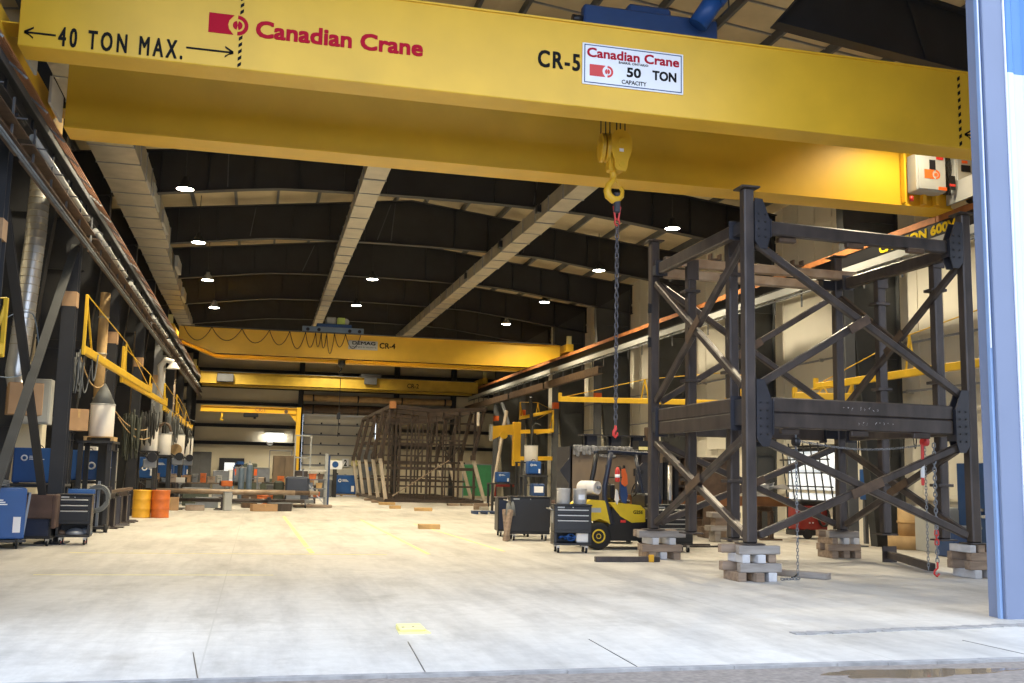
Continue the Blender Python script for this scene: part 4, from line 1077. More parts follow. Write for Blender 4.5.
def carton(loc, w, d, h, label, rz=0, m='cardboard', grp=None):
    t = Thing('cardboard_box', label, 'box', loc, rz, grp, local=True)
    t.part('carton', MB().cbox(-w/2, w/2, -d/2, d/2, 0, h, .01), m)
    t.part('tape', MB().box(-w/2-.001, w/2+.001, -.03, .03, h-.001, h+.003).box(-.03, .03, -d/2-.003, -d/2+.001, h*.6, h), 'timber_fresh')
    t.part('flap', MB().bar((-w/2, -d/4, h), (w/2, -d/4, h+.006), d/2-.01, .006, up=(0, 0, 1)), m)
    return t
def bench(loc, rz, w, d, h, label, m='mill_brown', cat='workbench', shelf=True):
    t = Thing('steel_bench', label, cat, loc, rz, local=True)
    t.part('top', MB().cbox(-w/2, w/2, -d/2, d/2, h-.05, h, .008), m)
    for x in (-w/2+.06, w/2-.06):
        for y in (-d/2+.06, d/2-.06): t.part('leg', MB().cbox(x-.04, x+.04, y-.04, y+.04, 0, h-.05, .006), m)
    if shelf: t.part('shelf', MB().box(-w/2+.05, w/2-.05, -d/2+.05, d/2-.05, .25, .28), m)
    return t
def trestle(loc, rz, w, h, label, m='mill_brown', grp='steel trestles'):
    t = Thing('steel_trestle', label, 'trestle', loc, rz, grp, local=True)
    t.part('top_beam', MB().ibeam((-w/2, 0, h-.07), (w/2, 0, h-.07), .14, .14, .015), m)
    for x in (-w/2+.12, w/2-.12):
        t.part('leg', MB().ibeam((x, 0, .03), (x, 0, h-.14), .12, .12, .012, up=(0, 1, 0)), m)
        t.part('foot', MB().cbox(x-.06, x+.06, -.32, .32, 0, .04, .006), m)
    return t
def pallet(loc, label, w=1.1, d=1.0, rz=0, m='timber_fresh'):
    t = Thing('wooden_pallet', label, 'pallet', loc, rz, local=True)
    for i in range(5):
        y = -d/2+.05+i*(d-.1)/4; t.part('deck_board', MB().box(-w/2, w/2, y-.05, y+.05, .10, .125), m)
    for x in (-w/2+.04, 0, w/2-.04): t.part('stringer', MB().box(x-.03, x+.03, -d/2, d/2, .0, .10), m)
    return t
# ------------------------------------------------------------------ right foreground group: forklift, carts, plate box
# tool cart in front of the forklift
t = tool_cart((6.60, 21.3, 0), -.12, .80, .48, .98, 'black tool cart with blue straps on its shelf, carrying two metal pails', 3)
t.part('side_pocket', MB().box(-.403, -.397, -.12, .12, .62, .86), 'grey_paint')
cd = single('cord_bundle', MB().tube([(-.24+.10*math.cos(i*.55)+.012*i, -.10+.05*math.sin(i*1.1), .26+.06*abs(math.sin(i*.5))) for i in range(26)], .018, 6).tube([(-.02+.09*math.cos(i*.7), -.12+.03*math.sin(i*1.3), .30+.07*math.sin(i*.7)) for i in range(18)], .018, 6), 'welder_blue', 'tangle of blue cord on the lower shelf of the cart with pails', 'cord', loc=(6.60, 21.3, .02), rotz=-.12, local=True)
t = Thing('plastic_tub', 'white tub on the lower shelf of the cart with pails', 'tub', (6.82, 21.2, .215), -.12, local=True)
t.part('body', MB().cbox(-.14, .14, -.11, .11, 0, .24, .02), 'white_plastic'); t.part('lid', MB().cbox(-.15, .15, -.12, .12, .20, .245, .008), 'paper_white')
pail((6.42, 21.28, 1.018), 'left metal pail on the black cart before the forklift', .145, .33); pail((6.78, 21.26, 1.018), 'right metal pail with pink label on the black cart before the forklift', .145, .33, lab='sign_white')
# forklift, rear to the left
t = Thing('forklift', 'yellow and black counterbalance forklift parked behind the rear left tower crib', 'forklift', (8.0, 22.5, 0))
def fp(poly, y0, y1, m, name, par=None): return t.part(name, MB().prism(poly, y0, y1), m, par)
yA, yB = 22.02, 23.12
fp([(7.16, .60), (7.12, .98), (7.28, 1.10), (7.62, 1.08), (7.74, .56), (7.66, .62), (7.5, .68), (7.3, .62)], yA, yB, 'forklift_yellow', 'counterweight')
fp([(7.72, .20), (7.70, .62), (7.75, .72), (9.3, .66), (9.32, .20)], yA+.02, yB, 'black_paint', 'chassis')
hood = fp([(7.72, 1.03), (7.95, 1.04), (8.45, .99), (8.56, .90), (8.57, .62), (8.25, .60), (7.98, .74), (7.80, .94)], yA-.01, yB, 'forklift_yellow', 'hood')
t.part('model_lettering', text_mb('G25E', .075, face_front(8.28, yA-.014, .80), .23, .02), 'letter_black', hood)
fp([(7.72, .66), (7.8, .94), (7.98, .74), (8.25, .60), (8.6, .60), (9.0, .6), (9.0, .50), (7.72, .5)], yA+.01, yB-.02, 'black_paint', 'step_panel')
t.part('maker_label', MB().box(7.28, 7.52, yA-.004, yA, .82, .92), 'box_grey'); t.part('red_label', MB().box(7.98, 8.10, yA-.02, yA, .60, .66), 'hook_red')
for (x, r, nm) in ((7.46, .30, 0), (9.05, .34, 1)):
    for y in (yA-.02, yB-.18):
        w = t.part('wheel', MB().rev([(.15, 0), (r*.86, 0), (r, .03), (r, .15), (r*.86, .18), (.15, .18)], 28, Matrix.Translation((x, y+.16, r)) @ Matrix.Rotation(PI/2, 4, 'X')), 'rubber')
        t.part('rim', MB().rev([(0, .155), (.05, .185), (.09, .16), (.13, .185), (.155, .185), (.155, .02), (0, .02)], 24, Matrix.Translation((x, y+.16, r)) @ Matrix.Rotation(PI/2, 4, 'X'), cap=False), 'forklift_yellow', w)
for y in (yA+.05, yB-.05):
    t.part('guard_leg', MB().tube([(7.80, y, .55), (7.72, y, .85), (7.62, y, 1.12), (7.62, y, 1.40), (7.70, y, 1.8), (7.76, y, 2.16)], .06, 8), 'black_paint' if y > 22.5 else 'navy_paint')
    t.part('guard_leg', MB().tube([(8.85, y, .66), (8.95, y, 1.1), (8.72, y, 2.14)], .045, 8), 'navy_paint')
    t.part('guard_rail', MB().bar((7.68, y, 2.18), (8.78, y, 2.15), .07, .07, c=.015), 'navy_paint')
for i in range(7): t.part('guard_bar', MB().bar((7.78+i*.15, yA+.05, 2.19), (7.78+i*.15, yB-.05, 2.19), .025, .05), 'black_paint')
t.part('seat', MB().cbox(7.9, 8.32, 22.3, 22.8, 1.02, 1.10, .04), 'black_paint'); t.part('seat_back', MB().cbox(7.84, 7.95, 22.3, 22.8, 1.1, 1.45, .05), 'black_paint')
t.part('dashboard', MB().cbox(8.6, 8.75, 22.1, 23.0, .9, 1.25, .04), 'black_paint')
t.part('steering_wheel', MB().tube([(8.5+.05*math.sin(a*PI/8), 22.5+.17*math.cos(a*PI/8), 1.33+.16*math.sin(a*PI/8)) for a in range(16)], .016, 6, closed=True), 'black_paint')
MT = Matrix.Translation((7.36, 22.42, 1.36)) @ Matrix.Rotation(-.95, 4, 'Z') @ Matrix.Rotation(PI/2, 4, 'Y')
tank = t.part('gas_tank', MB().rev([(.06, -.28), (.12, -.26), (.155, -.2), (.155, .14), (.145, .18), (.15, .25), (.135, .25), (.13, .19), (.05, .21)], 22, MT), 'white_plastic')
t.part('tank_valve', MB().cyl(MT @ Vector((0, 0, .25)), MT @ Vector((0, 0, .32)), .04, n=12), 'steel_grey', tank)
t.part('tank_cradle', MB().box(7.2, 7.55, 22.25, 22.65, 1.08, 1.19), 'black_paint')
for y in (22.25, 22.85): t.part('mast_rail', MB().channel((9.40, y, .08), (9.40, y, 2.1), .09, .14), 'black_paint')
for z in (1.98, 1.0): t.part('mast_tie', MB().box(9.34, 9.46, 22.25, 22.85, z, z+.1), 'black_paint')
for y in (22.2, 22.78): t.part('fork_tine', MB().box(9.52, 9.57, y, y+.11, .06, .8).box(9.52, 10.5, y, y+.11, .05, .09), 'mill_steel')
t.part('lift_cylinder', MB().cyl((9.38, 22.55, .1), (9.38, 22.55, 1.9), .05, n=12), 'bright_steel')
# extinguisher and jacket hung on the guard
e = Thing('fire_extinguisher', 'small red extinguisher strapped to the forklift guard post', 'fire extinguisher', (7.86, 22.0, 1.52))
e.part('cylinder', MB().rev([(.045, 0), (.055, .02), (.055, .26), (.02, .33)], 14, Matrix.Translation((7.87, 21.93, 1.50))), 'hook_red'); e.part('band', MB().rev([(.057, .10), (.058, .17), (.056, .17)], 14, Matrix.Translation((7.87, 21.93, 1.50)), cap=False), 'sign_white'); e.part('nozzle', MB().tube([(7.87, 21.93, 1.83), (7.93, 21.93, 1.86), (7.95, 21.93, 1.75)], .014, 6), 'black_paint')
e = Thing('safety_vest', 'orange and navy clothing hung on the forklift guard post', 'clothing', (8.02, 21.98, 1.2))
e.part('orange_cloth', MB().prism([(7.98, 1.78), (8.05, 1.80), (8.10, 1.66), (8.12, 1.46), (8.05, 1.40), (7.97, 1.46), (8.0, 1.6)], 21.93, 21.99), 'orange_tag')
e.part('navy_cloth', MB().prism([(7.96, 1.5), (8.04, 1.42), (8.10, 1.40), (8.13, 1.2), (8.09, 1.02), (8.0, 1.05), (7.95, 1.22)], 21.96, 22.04), 'deep_blue')
e.part('white_cloth', MB().prism([(7.85, 1.34), (7.89, 1.3), (7.92, 1.12), (7.88, 1.0), (7.83, 1.1)], 21.95, 22.0), 'white_plastic')

# big plate weldment behind the forklift
t = Thing('plate_weldment', 'large brown steel plate box standing behind the forklift', 'steel plate', (9.6, 26.5, 0))
t.part('front_plate', MB().box(8.15, 11.0, 26.40, 26.46, .55, 2.35), 'mill_pale' if False else 'plate_tan'); t.part('end_plate', MB().box(8.12, 8.2, 26.4, 27.6, .55, 2.4), 'plate_blue_steel'); t.part('top_plate', MB().box(8.15, 11.0, 26.4, 27.6, 2.30, 2.36), 'mill_steel')
t.part('rear_plate', MB().box(8.15, 11.0, 27.54, 27.6, .55, 2.35), 'mill_steel')
tri = MB().prism([(7.85, 1.75), (8.12, 2.1), (8.12, 1.4)], 26.4, 26.44); t.part('gusset', tri, 'plate_blue_steel')
for x in (8.9, 9.6, 10.25): t.part('stub_column', MB().ibeam((x, 27.0, 2.36), (x, 27.0, 2.72), .28, .28, .02, up=(0, 1, 0)).box(x-.28, x+.28, 26.75, 27.25, 2.72, 2.76), 'plate_blue_steel')
t.part('rusty_stub', MB().cbox(10.42, 10.72, 26.6, 26.9, 2.36, 3.0, .02), 'mill_brown', label='rusty box stub')
for x in (8.4, 9.5, 10.7): t.part('support', MB().box(x-.15, x+.15, 26.5, 27.5, 0, .55), 'timber')
wr = MB(); r3 = random.Random(5)
for i in range(26):
    x = 8.2+i*.085; h = .10+.14*r3.random(); wr.cbox(x, x+.09, 26.34-r3.uniform(0, .05), 26.395, 2.36-h, 2.42+r3.uniform(0, .03), .02)
t.part('torn_wrap', wr, 'torn_wrap')
for (x, z) in ((10.0, 1.75), (10.55, 2.2), (10.0, 1.2)): t.part('slot', MB().cbox(x-.07, x+.07, 26.385, 26.40, z-.1, z+.1, .004), 'black_paint')
t = Thing('bolted_plate', 'dark bolted end plate and yellow-lined rack seen through the forklift guard', 'steel plate', (9.9, 25.2, 0))
m = MB().prism([(9.55, 1.25), (9.75, 1.05), (10.35, 1.05), (10.5, 1.25), (10.5, 1.85), (10.3, 2.0), (9.75, 2.0), (9.55, 1.8)], 25.2, 25.28); bp = t.part('plate', m, 'plate_blue_steel')
for (x, z) in ((9.7, 1.3), (9.7, 1.75), (10.02, 1.12), (10.35, 1.3), (10.35, 1.75), (10.02, 1.92)): t.part('bolt_hole', MB().cyl((x, 25.17, z), (x, 25.2, z), .05, n=10), 'black_paint', bp)
t.part('column', MB().ibeam((10.0, 25.45, 0), (10.0, 25.45, 2.35), .5, .3, .02, up=(0, 1, 0)), 'mill_steel'); t.part('rack', MB().box(9.6, 10.45, 25.15, 25.6, 2.34, 2.56), 'black_paint'); t.part('yellow_edge', MB().box(9.6, 10.45, 25.13, 25.15, 2.32, 2.40), 'line_yellow')
# carts left of it
t = tool_cart((6.72, 25.3, 0), -.1, 1.0, .62, 1.05, 'black cabinet on casters, its blank side showing, left of the pail cart', 0, shelf=False, body='black_paint')
t2 = Thing('rolling_cabinet', 'dark rolling cabinet half hidden behind the blank black cabinet', 'cabinet', (6.72, 26.9, 0), -.1, local=True)
t2.part('body', MB().cbox(-.45, .45, -.35, .35, .14, 1.0, .015), 'black_paint'); t2.part('top', MB().cbox(-.48, .48, -.38, .38, 1.0, 1.03, .008), 'mill_steel'); t2.part('door', MB().cbox(-.42, .42, -.37, -.35, .2, .95, .006), 'navy_paint')
for x in (-.36, .36):
    for y in (-.28, .28): caster(t2, x, y)
single('work_gloves', MB().tube([(0, 0, .42), (.02, -.03, .3), (0, -.05, .15), (.05, -.04, .02)], .06, 8, radii=[.03, .07, .08, .04]).tube([(.12, 0, .45), (.12, -.04, .3), (.15, -.03, .1)], .05, 8, radii=[.03, .06, .05]), 'hose_grey', 'pair of grey work gloves hanging on the left side of the blank black cabinet', 'gloves', loc=(6.12, 25.05, .5), local=True)
for i, (dx, dy, a, lab) in enumerate(((0, 0, .12, 'leaning'), (.12, .25, -.05, 'upright'))):
    c = (5.99, 25.60, 0.27)
    single('wood_offcut', MB().bar((0, 0, 0), (a*1.2, .1, .75), .12, .1, c=.01), 'timber', 'brown wood offcut '+lab+' against the dark rolling cabinets', 'timber', loc=(c[0]+dx, c[1]+dy-.9, .01), local=True)
single('canvas_drape', MB().tube([(0, 0, 1.0), (.03, 0, .7), (.08, -.02, .4), (.06, 0, .08)], .1, 8, radii=[.05, .09, .12, .10]), 'canvas_brown', 'brown canvas hanging off the right side of the blank black cabinet', 'canvas', loc=(7.36, 25.3, 0), local=True)
t = pallet((9.21, 41.78, 0.00), 'small blue pallet low on the floor left of the dark cabinets', .9, .8, .1, 'deep_blue')
c = (9.45, 42.87, 0.00)
single('steel_offcut', MB().bar((-.2, -.1, .07), (.2, .1, .07), .16, .14, c=.02), 'bright_steel', 'shiny steel offcut on the small blue pallet', 'steel', loc=(c[0], c[1], .125), local=True)
single('wood_block', MB().cbox(-.3, .3, -.08, .08, 0, .28, .01), 'timber', 'brown wood block standing on the small blue pallet', 'timber', loc=(c[0]-.1, c[1]+.25, .125), rotz=.2, local=True)
# steel bar with yellow end lying by the rear left crib
t = Thing('square_bar', 'long grey steel bar with yellow clamp lying before the rear left crib', 'steel bar', (7.0, 18.95, 0))
t.part('bar', MB().cbox(6.36, 7.66, 18.88, 19.0, 0, .10, .008), 'mill_steel'); t.part('yellow_clamp', MB().cbox(7.42, 7.52, 18.84, 18.9, .0, .14, .01), 'drum_yellow')
# flanged strut lying under the tower's right side
t = Thing('flanged_strut', 'dark steel strut with square end plate lying under the tower', 'steel strut', (12.2, 17.6, 0))
t.part('tube', MB().bar((12.65, 18.85, .15), (12.0, 16.6, .1), .14, .14, c=.015), 'mill_steel'); t.part('end_plate', MB().box(12.5, 12.82, 18.86, 18.89, .0, .32), 'mill_steel')
# yellow floor plate near the door and loose boards
t = Thing('floor_anchor_cover', 'small yellow steel cover on the floor just inside the doorway', 'floor cover', (1.63, 10.72, 0))
t.part('plate', MB().prism([(1.48, 10.52), (1.80, 10.52), (1.77, 10.95), (1.50, 10.95)], 0, .012, axis='z'), 'line_yellow'); t.part('raised_lid', MB().cbox(1.50, 1.76, 10.62, 10.95, .012, .045, .01), 'line_yellow'); t.part('hole', MB().cyl((1.645, 10.7, .04), (1.645, 10.7, .048), .014, n=10).cyl((1.54, 10.68, .04), (1.54, 10.68, .048), .018, n=10), 'mill_brown')
for (x, y, w, lab) in ((5.0, 30.1, .62, 'flat pale timber board lying nearest on the open floor'), (7.1, 44.4, .75, 'pale timber block on the floor before the far steel cage'), (6.2, 46.8, .5, 'shorter pale timber block left of another, before the far steel cage')):
    floor_bar('timber_block', x-w/2, y, x+w/2, y, .3, .14, 'timber_fresh', lab, 'timber')

# behind the tower: black carts, long orange beam, brown weldments, red welder, papers
t = tool_cart((8.95, 21.5, 0), .05, .9, .45, 1.0, 'black tool cart under the left side of the tower, drawers showing', 5, shelf=False)
t = Thing('rack_frame', 'black lattice hand truck standing behind the tower\'s left columns', 'hand truck', (8.7, 24.2, 0))
for x in (8.5, 8.95): t.part('upright', MB().bar((x, 24.2, .1), (x-.1, 24.2, 1.9), .05, .05), 'black_paint')
for z in (.4, .8, 1.2, 1.6): t.part('rung', MB().bar((8.5-.05, 24.2, z), (8.9, 24.2, z), .03, .03), 'black_paint')
t.part('toe_plate', MB().box(8.4, 9.0, 23.95, 24.2, 0.02, .04), 'black_paint')
for x in (8.45, 9.0): t.part('wheel', MB().cyl((x-.03, 24.25, .12), (x+.03, 24.25, .12), .12, n=16), 'rubber')
t = Thing('orange_beam', 'long orange-brown beam laid level behind the tower on trestles', 'beam', (12, 26.5, 0))
t.part('beam', MB().ibeam((9.2, 26.0, 1.03), (14.3, 26.0, 1.03), .2, .26, .02), 'orange_rust')
for x, lab in ((10.0, 'left'), (13.6, 'right')): trestle((x, 26.0, 0), PI/2, .9, .90, 'brown trestle carrying the '+lab+' end of the long orange beam')
t = Thing('weldment_stack', 'dark brown fabricated girder standing behind the left half of the tower', 'girder', (11.3, 28.2, 0))
t.part('web', MB().box(9.9, 13.0, 28.2, 28.24, .5, 2.2), 'mill_brown'); t.part('flange', MB().box(9.8, 13.1, 27.95, 28.5, 2.2, 2.24), 'mill_steel'); t.part('flange', MB().box(9.8, 13.1, 27.95, 28.5, .46, .5), 'mill_steel')
for x in (10.3, 10.9, 11.5, 12.1, 12.7): t.part('stiffener', MB().box(x-.01, x+.01, 27.97, 28.2, .5, 2.2), 'mill_brown')
for z in (1.0, 1.35, 1.6): t.part('rail', MB().box(9.9, 13.0, 27.93, 27.97, z, z+.08), 'mill_steel')
for x in (10.2, 12.6): t.part('stand', MB().box(x-.2, x+.2, 27.9, 28.5, 0, .46), 'timber')
t = Thing('gantry_plate', 'tall tan steel plate with brackets behind the tower\'s centre', 'steel plate', (12.6, 26.9, 0))
t.part('plate', MB().box(12.15, 13.05, 26.8, 26.86, .3, 2.15), 'mill_brown'); t.part('top_lip', MB().box(12.1, 13.1, 26.7, 26.95, 2.15, 2.2), 'mill_steel'); t.part('foot', MB().box(12.1, 13.1, 26.6, 27.1, 0, .3), 'timber')
t = Thing('paper_roll_heap', 'heap of crumpled white sheets on the orange beam behind the tower', 'paper', (13.61, 25.70, 1.08))
r4 = random.Random(9); c = (13.63, 25.75, 1.08)
for i in range(9):
    a = r4.uniform(0, 6.28); x, y = c[0]+r4.uniform(-.3, .3), c[1]+r4.uniform(-.2, .2); z = 1.17+.035*i
    t.part('sheet', MB().add([(x-.4*math.cos(a), y-.3*math.sin(a), z), (x+.3*math.sin(a), y-.3*math.cos(a), z+.1), (x+.4*math.cos(a), y+.3*math.sin(a), z+.02), (x-.3*math.sin(a), y+.3*math.cos(a), z+.14)], [(0, 1, 2), (0, 2, 3)]).add([(x-.4*math.cos(a), y-.3*math.sin(a), z-.015), (x+.3*math.sin(a), y-.3*math.cos(a), z+.085), (x+.4*math.cos(a), y+.3*math.sin(a), z+.005)], [(0, 1, 2)]), 'paper_white')
# grey crib under it
crib(11.85, 24.9, 'far', [('x', .13, [(-.2, .8, 0, 'timber_grey', 'front grey timber, bottom layer of the crib seen behind the slack chain, not'), ])]) if False else None
t = Thing('timber_stand', 'grey timber stand seen through the tower behind the slack chain', 'timber stand', (11.9, 25.0, 0))
for x in (11.65, 12.15): t.part('leg', MB().cbox(x-.08, x+.08, 24.8, 25.2, 0, .28, .01), 'timber_grey')
t.part('lower_board', MB().cbox(11.45, 12.4, 24.8, 25.2, .28, .42, .01), 'timber_grey'); t.part('block', MB().cbox(11.6, 12.3, 24.85, 25.15, .42, .62, .01), 'timber'); t.part('upper_board', MB().cbox(11.5, 12.3, 24.8, 25.2, .62, .76, .01), 'timber_grey')
# red welder with hoses
w = Thing('engine_welder', 'red engine welder with coiled black hose behind the tower', 'welder', (15.25, 26.6, 0), 0, local=True)
w.part('case', MB().cbox(-.45, .45, -.3, .3, .25, .92, .02), 'welder_red'); w.part('control_panel', MB().box(-.40, -.05, -.312, -.3, .68, .86), 'grey_paint'); w.part('gauge', MB().cyl((-.32, -.325, .77), (-.32, -.312, .77), .04, n=12).cyl((-.2, -.325, .77), (-.2, -.312, .77), .04, n=12), 'sign_white')
w.part('knob', MB().cyl((-.12, -.33, .45), (-.12, -.3, .45), .02, n=8).cyl((-.02, -.33, .45), (-.02, -.3, .45), .02, n=8), 'sign_white')
w.part('top_cover', MB().cbox(-.42, .42, -.28, .28, .92, 1.08, .04), 'black_paint'); w.part('skid', MB().box(-.5, .5, -.34, .34, .1, .25), 'black_paint')
w.part('tow_wheel', MB().cyl((-.2, -.36, .14), (-.2, -.30, .14), .14, n=16), 'rubber'); w.part('tow_wheel', MB().cyl((.25, -.36, .14), (.25, -.30, .14), .14, n=16), 'rubber')
w.part('hose_coil', MB().tube([(.30+.16*math.cos(i*.6)+.01*math.sin(i), -.36+.03*math.sin(i*.23), .62+.27*math.sin(i*.6)) for i in range(70)], .022, 6), 'cable_black')
# ------------------------------------------------------------------ left wall: welding bays
# portable blue welder on its running gear, half in frame
w = welder((-4.85, 22.15, 0), .25, .95, .9, 1.0, 'portable blue welder on a wheeled cart, cut by the left picture edge', base=.16, feet=False)
for x in (-.36, .36):
    for y in (-.38, .3): caster(w, x, y, r=.11, red=(x < 0))
w.part('handle_bar', MB().bar((.46, -.3, .2), (.54, -.3, 1.05), .04, .04).bar((.46, .3, .2), (.54, .3, 1.05), .04, .04).bar((.54, -.3, 1.05), (.54, .3, 1.05), .04, .04), 'steel_grey')
w.part('running_gear', MB().cbox(-.5, .52, -.46, .46, .12, .18, .01), 'black_paint')
coil((-4.95, 21.9, 1.2), .28, 'grey welding cable coiled on top of the portable blue welder', 'hose_grey', 7, 'z', .022, thick=.05)
# toolbox under brown cloth
t = Thing('rolling_cabinet', 'black rolling cabinet with brown leather draped on it, beside the portable blue welder', 'cabinet', (-4.28, 22.85, 0), 0, local=True)
t.part('body', MB().cbox(-.38, .34, -.25, .3, .14, .98, .015), 'black_paint'); t.part('door', MB().cbox(-.34, .30, -.27, -.25, .2, .62, .006), 'navy_paint'); t.part('worktop', MB().cbox(-.5, .33, -.3, .34, .98, 1.02, .008), 'mill_steel')
for x in (-.3, .28):
    for y in (-.2, .24): caster(t, x, y, r=.055)
single('leather_cover', MB().cbox(-.36, .36, -.36, -.29, .55, 1.03, .03).cbox(.34, .44, -.36, .2, .35, 1.03, .04), 'canvas_brown', 'brown leather welding cover hung over the black rolling cabinet', 'cover', loc=(-4.28, 22.85, 0), local=True)
tool_cart((-3.58, 23.12, 0), .05, .66, .5, 1.0, 'black tool cart with four drawers and an open shelf, on the left side', 3, red=True)
single('rag_heap', MB().rev([(.22, 0), (.2, .05), (.1, .11), (0, .13)], 9, Matrix.Translation((0, 0, 0))).rev([(.14, 0), (.1, .1), (0, .14)], 7, Matrix.Translation((.2, .05, 0))), 'steel_grey', 'heap of grey rags on the open shelf of the left tool cart', 'rags', loc=(-3.54, 23.05, .215), local=True)
single('rag', MB().rev([(.12, 0), (.1, .06), (0, .09)], 8), 'mill_brown', 'brown rag on the open shelf of the left tool cart', 'rag', loc=(-3.81, 23.02, .215), local=True)
# hose coil on a floor stand
t = Thing('coil_stand', 'dark cylinder trolley stand behind the left tool cart', 'stand', (-3.75, 27.5, 0), 0, local=True)
t.part('mast', MB().bar((0, 0, .1), (0, 0, 1.25), .06, .06), 'steel_grey'); t.part('hook_arm', MB().bar((-.2, -.1, 1.1), (.2, -.1, 1.1), .05, .05), 'steel_grey'); t.part('base', MB().cbox(-.3, .3, -.25, .25, .08, .14, .01), 'black_paint')
for x in (-.24, .24): t.part('wheel', MB().cyl((x-.04, -.2, .1), (x+.04, -.2, .1), .10, n=16), 'rubber')
coil((-3.75, 27.3, .82), .27, 'large coil of grey hose hung on the trolley stand', 'hose_grey', 7, 'y', .024, thick=.06, squash=1.15)
# row of steel trestles
for i, y in enumerate((29.2, 30.8, 31.9, 33.0)):
    trestle((-3.68, y, 0), PI/2+(.2 if i % 2 else -.15),   .8, .92, 'brown steel trestle in the left row, '+['nearest the hose coil', 'second from the hose coil', 'third from the hose coil', 'nearest the yellow drum'][i], 'mill_steel', 'steel trestles on the left')
t = Thing('steel_bar', 'long rusty bar laid along the left row of trestles', 'steel bar', (-3.68, 31, .92)); t.part('bar', MB().cbox(-3.75, -3.61, 28.4, 33.6, .92, 1.0, .01), 'mill_brown'); t.part('end_plate', MB().box(-3.8, -3.56, 28.37, 28.4, .921, 1.1), 'mill_steel')
steel_drum((-3.52, 35.6, 0), 'yellow steel drum beside an orange one on the left', 'drum_yellow'); steel_drum((-2.95, 35.65, 0), 'orange steel drum right of the yellow one on the left', 'orange_paint')
# raised service platform along the wall with welders and drums on it
def shelf_unit(y0, y1, z, label, x0=-5.6, x1=-4.4):
    t = Thing('service_shelf', label, 'shelf', ((x0+x1)/2, (y0+y1)/2, 0), 0, 'raised steel shelves on the left wall')
    t.part('deck', MB().box(x0, x1, y0, y1, z-.06, z), 'frame_dark')
    t.part('edge_beam', MB().channel((x1-.05, y0, z-.15), (x1-.05, y1, z-.15), .1, .2), 'frame_dark')
    for y in (y0+.1, y1-.1):
        for x in (x0+.1, x1-.1): t.part('post', MB().cbox(x-.06, x+.06, y-.06, y+.06, 0, z-.06, .008), 'frame_dark')
    return t
shelf_unit(23.75, 25.6, 1.20, 'low dark shelf carrying the nearest raised blue welder', -5.3, -4.1); shelf_unit(30.3, 31.9, 1.20, 'low dark shelf carrying the second raised blue welder', -5.2, -3.9)
shelf_unit(28.4, 29.7, 2.27, 'high dark shelf carrying the nearest white wire drum', -4.5, -3.6)
welder((-4.65, 24.75, 1.2), .12, 1.0, .8, .78, 'raised blue welder on the low shelf behind the nearest left column braces')
welder((-4.5, 30.9, 1.2), .1, 1.25, .8, .85, 'raised blue welder on the low shelf right of the dark column, with round white mark', logo2=True)
welder((-4.25, 27.3, .55), .1, .9, .7, .5, 'low blue welder half hidden behind the left tool cart', mark=False)
t = bench((-4.25, 27.3, 0), 0, 1.0, .8, .54, 'low steel stand under the half hidden blue welder', 'frame_dark', 'stand', False)
p = Thing('wooden_pallet', 'small pale pallet under the nearest white wire drum', 'pallet', (-4.0, 29.0, 2.27), local=True)
for y in (-.3, -.1, .1, .3): p.part('deck_board', MB().box(-.38, .38, y-.06, y+.06, .09, .115), 'timber_fresh')
for x in (-.33, .33): p.part('stringer', MB().box(x-.04, x+.04, -.36, .36, 0, .09), 'timber_fresh')
wire_drum((-4.0, 29.0, 2.387), 'nearest and largest white wire drum with dark cone lid, on the high left shelf', .31, .86)
for (y, x, z, lab, c, sh) in ((39.7, -3.8, 2.21, 'narrow white wire drum just left of the pale grey column', True, 'left of the pale grey column'), (44.3, -3.68, 2.13, 'cream wire drum with brown hoop just right of the pale grey column', False, 'right of the pale grey column'), (51.6, -3.7, 2.14, 'cream wire drum beside a wooden reel on the left shelf', True, 'beside the wooden reel'), (58.4, -3.7, 2.2, 'smallest and furthest cream wire drum on the left shelf', True, 'furthest down the left wall')):
    shelf_unit(y-.5, y+.5, z, 'small dark shelf under the wire drum '+sh, x-.5, x+.35)
    wire_drum((x, y, z), lab, .29 if y < 50 else .36, .86 if y < 50 else 1.05, c)
t = Thing('brown_hoop', 'brown hose hoop standing on the cream drum right of the pale column', 'hose', (-3.68, 44.3, 2.995)); t.part('hoop', MB().tube([(-3.68+.25*math.cos(a*PI/10), 44.3, 3.0+.42*math.sin(a*PI/10)) for a in range(11)], .05, 8), 'mill_brown'); t.part('clamp', MB().cbox(-3.5, -3.36, 44.24, 44.36, 2.995, 3.08, .01), 'bright_steel')
for (y, x, lab, sh) in ((43.0, -4.25, 'blue welder at the left wall just left of the pale grey column, with white mark', 'left of the pale column'), (48.3, -4.0, 'blue welder at the left wall just right of the pale grey column', 'right of the pale column'), (55.3, -4.0, 'blue welder far down the left wall, third past the drums', 'third past the drums'), (61, -4.0, 'smallest blue welder furthest down the left wall', 'at the far end')):
    bench((x, y, 0), 0, 1.1, .8, 1.17, 'dark stand carrying the blue welder '+sh, 'frame_dark', 'stand')
    welder((x, y, 1.17), 0, .95, .7, .85, lab, logo2=(y == 43.0))
t = Thing('cable_reel', 'wooden cable reel on the left shelf beside a cream drum', 'reel', (-3.6, 49.9, 2.2), local=True)
t.part('flange', MB().cyl((0, -.1, .26), (0, -.06, .26), .26, n=20), 'wood_reel'); t.part('flange', MB().cyl((0, .12, .26), (0, .16, .26), .26, n=20), 'wood_reel'); t.part('core', MB().cyl((0, -.06, .26), (0, .12, .26), .12, n=16), 'cable_black')
shelf_unit(49.6, 50.2, 2.2, 'small dark shelf under the wooden cable reel', -4.0, -3.3)
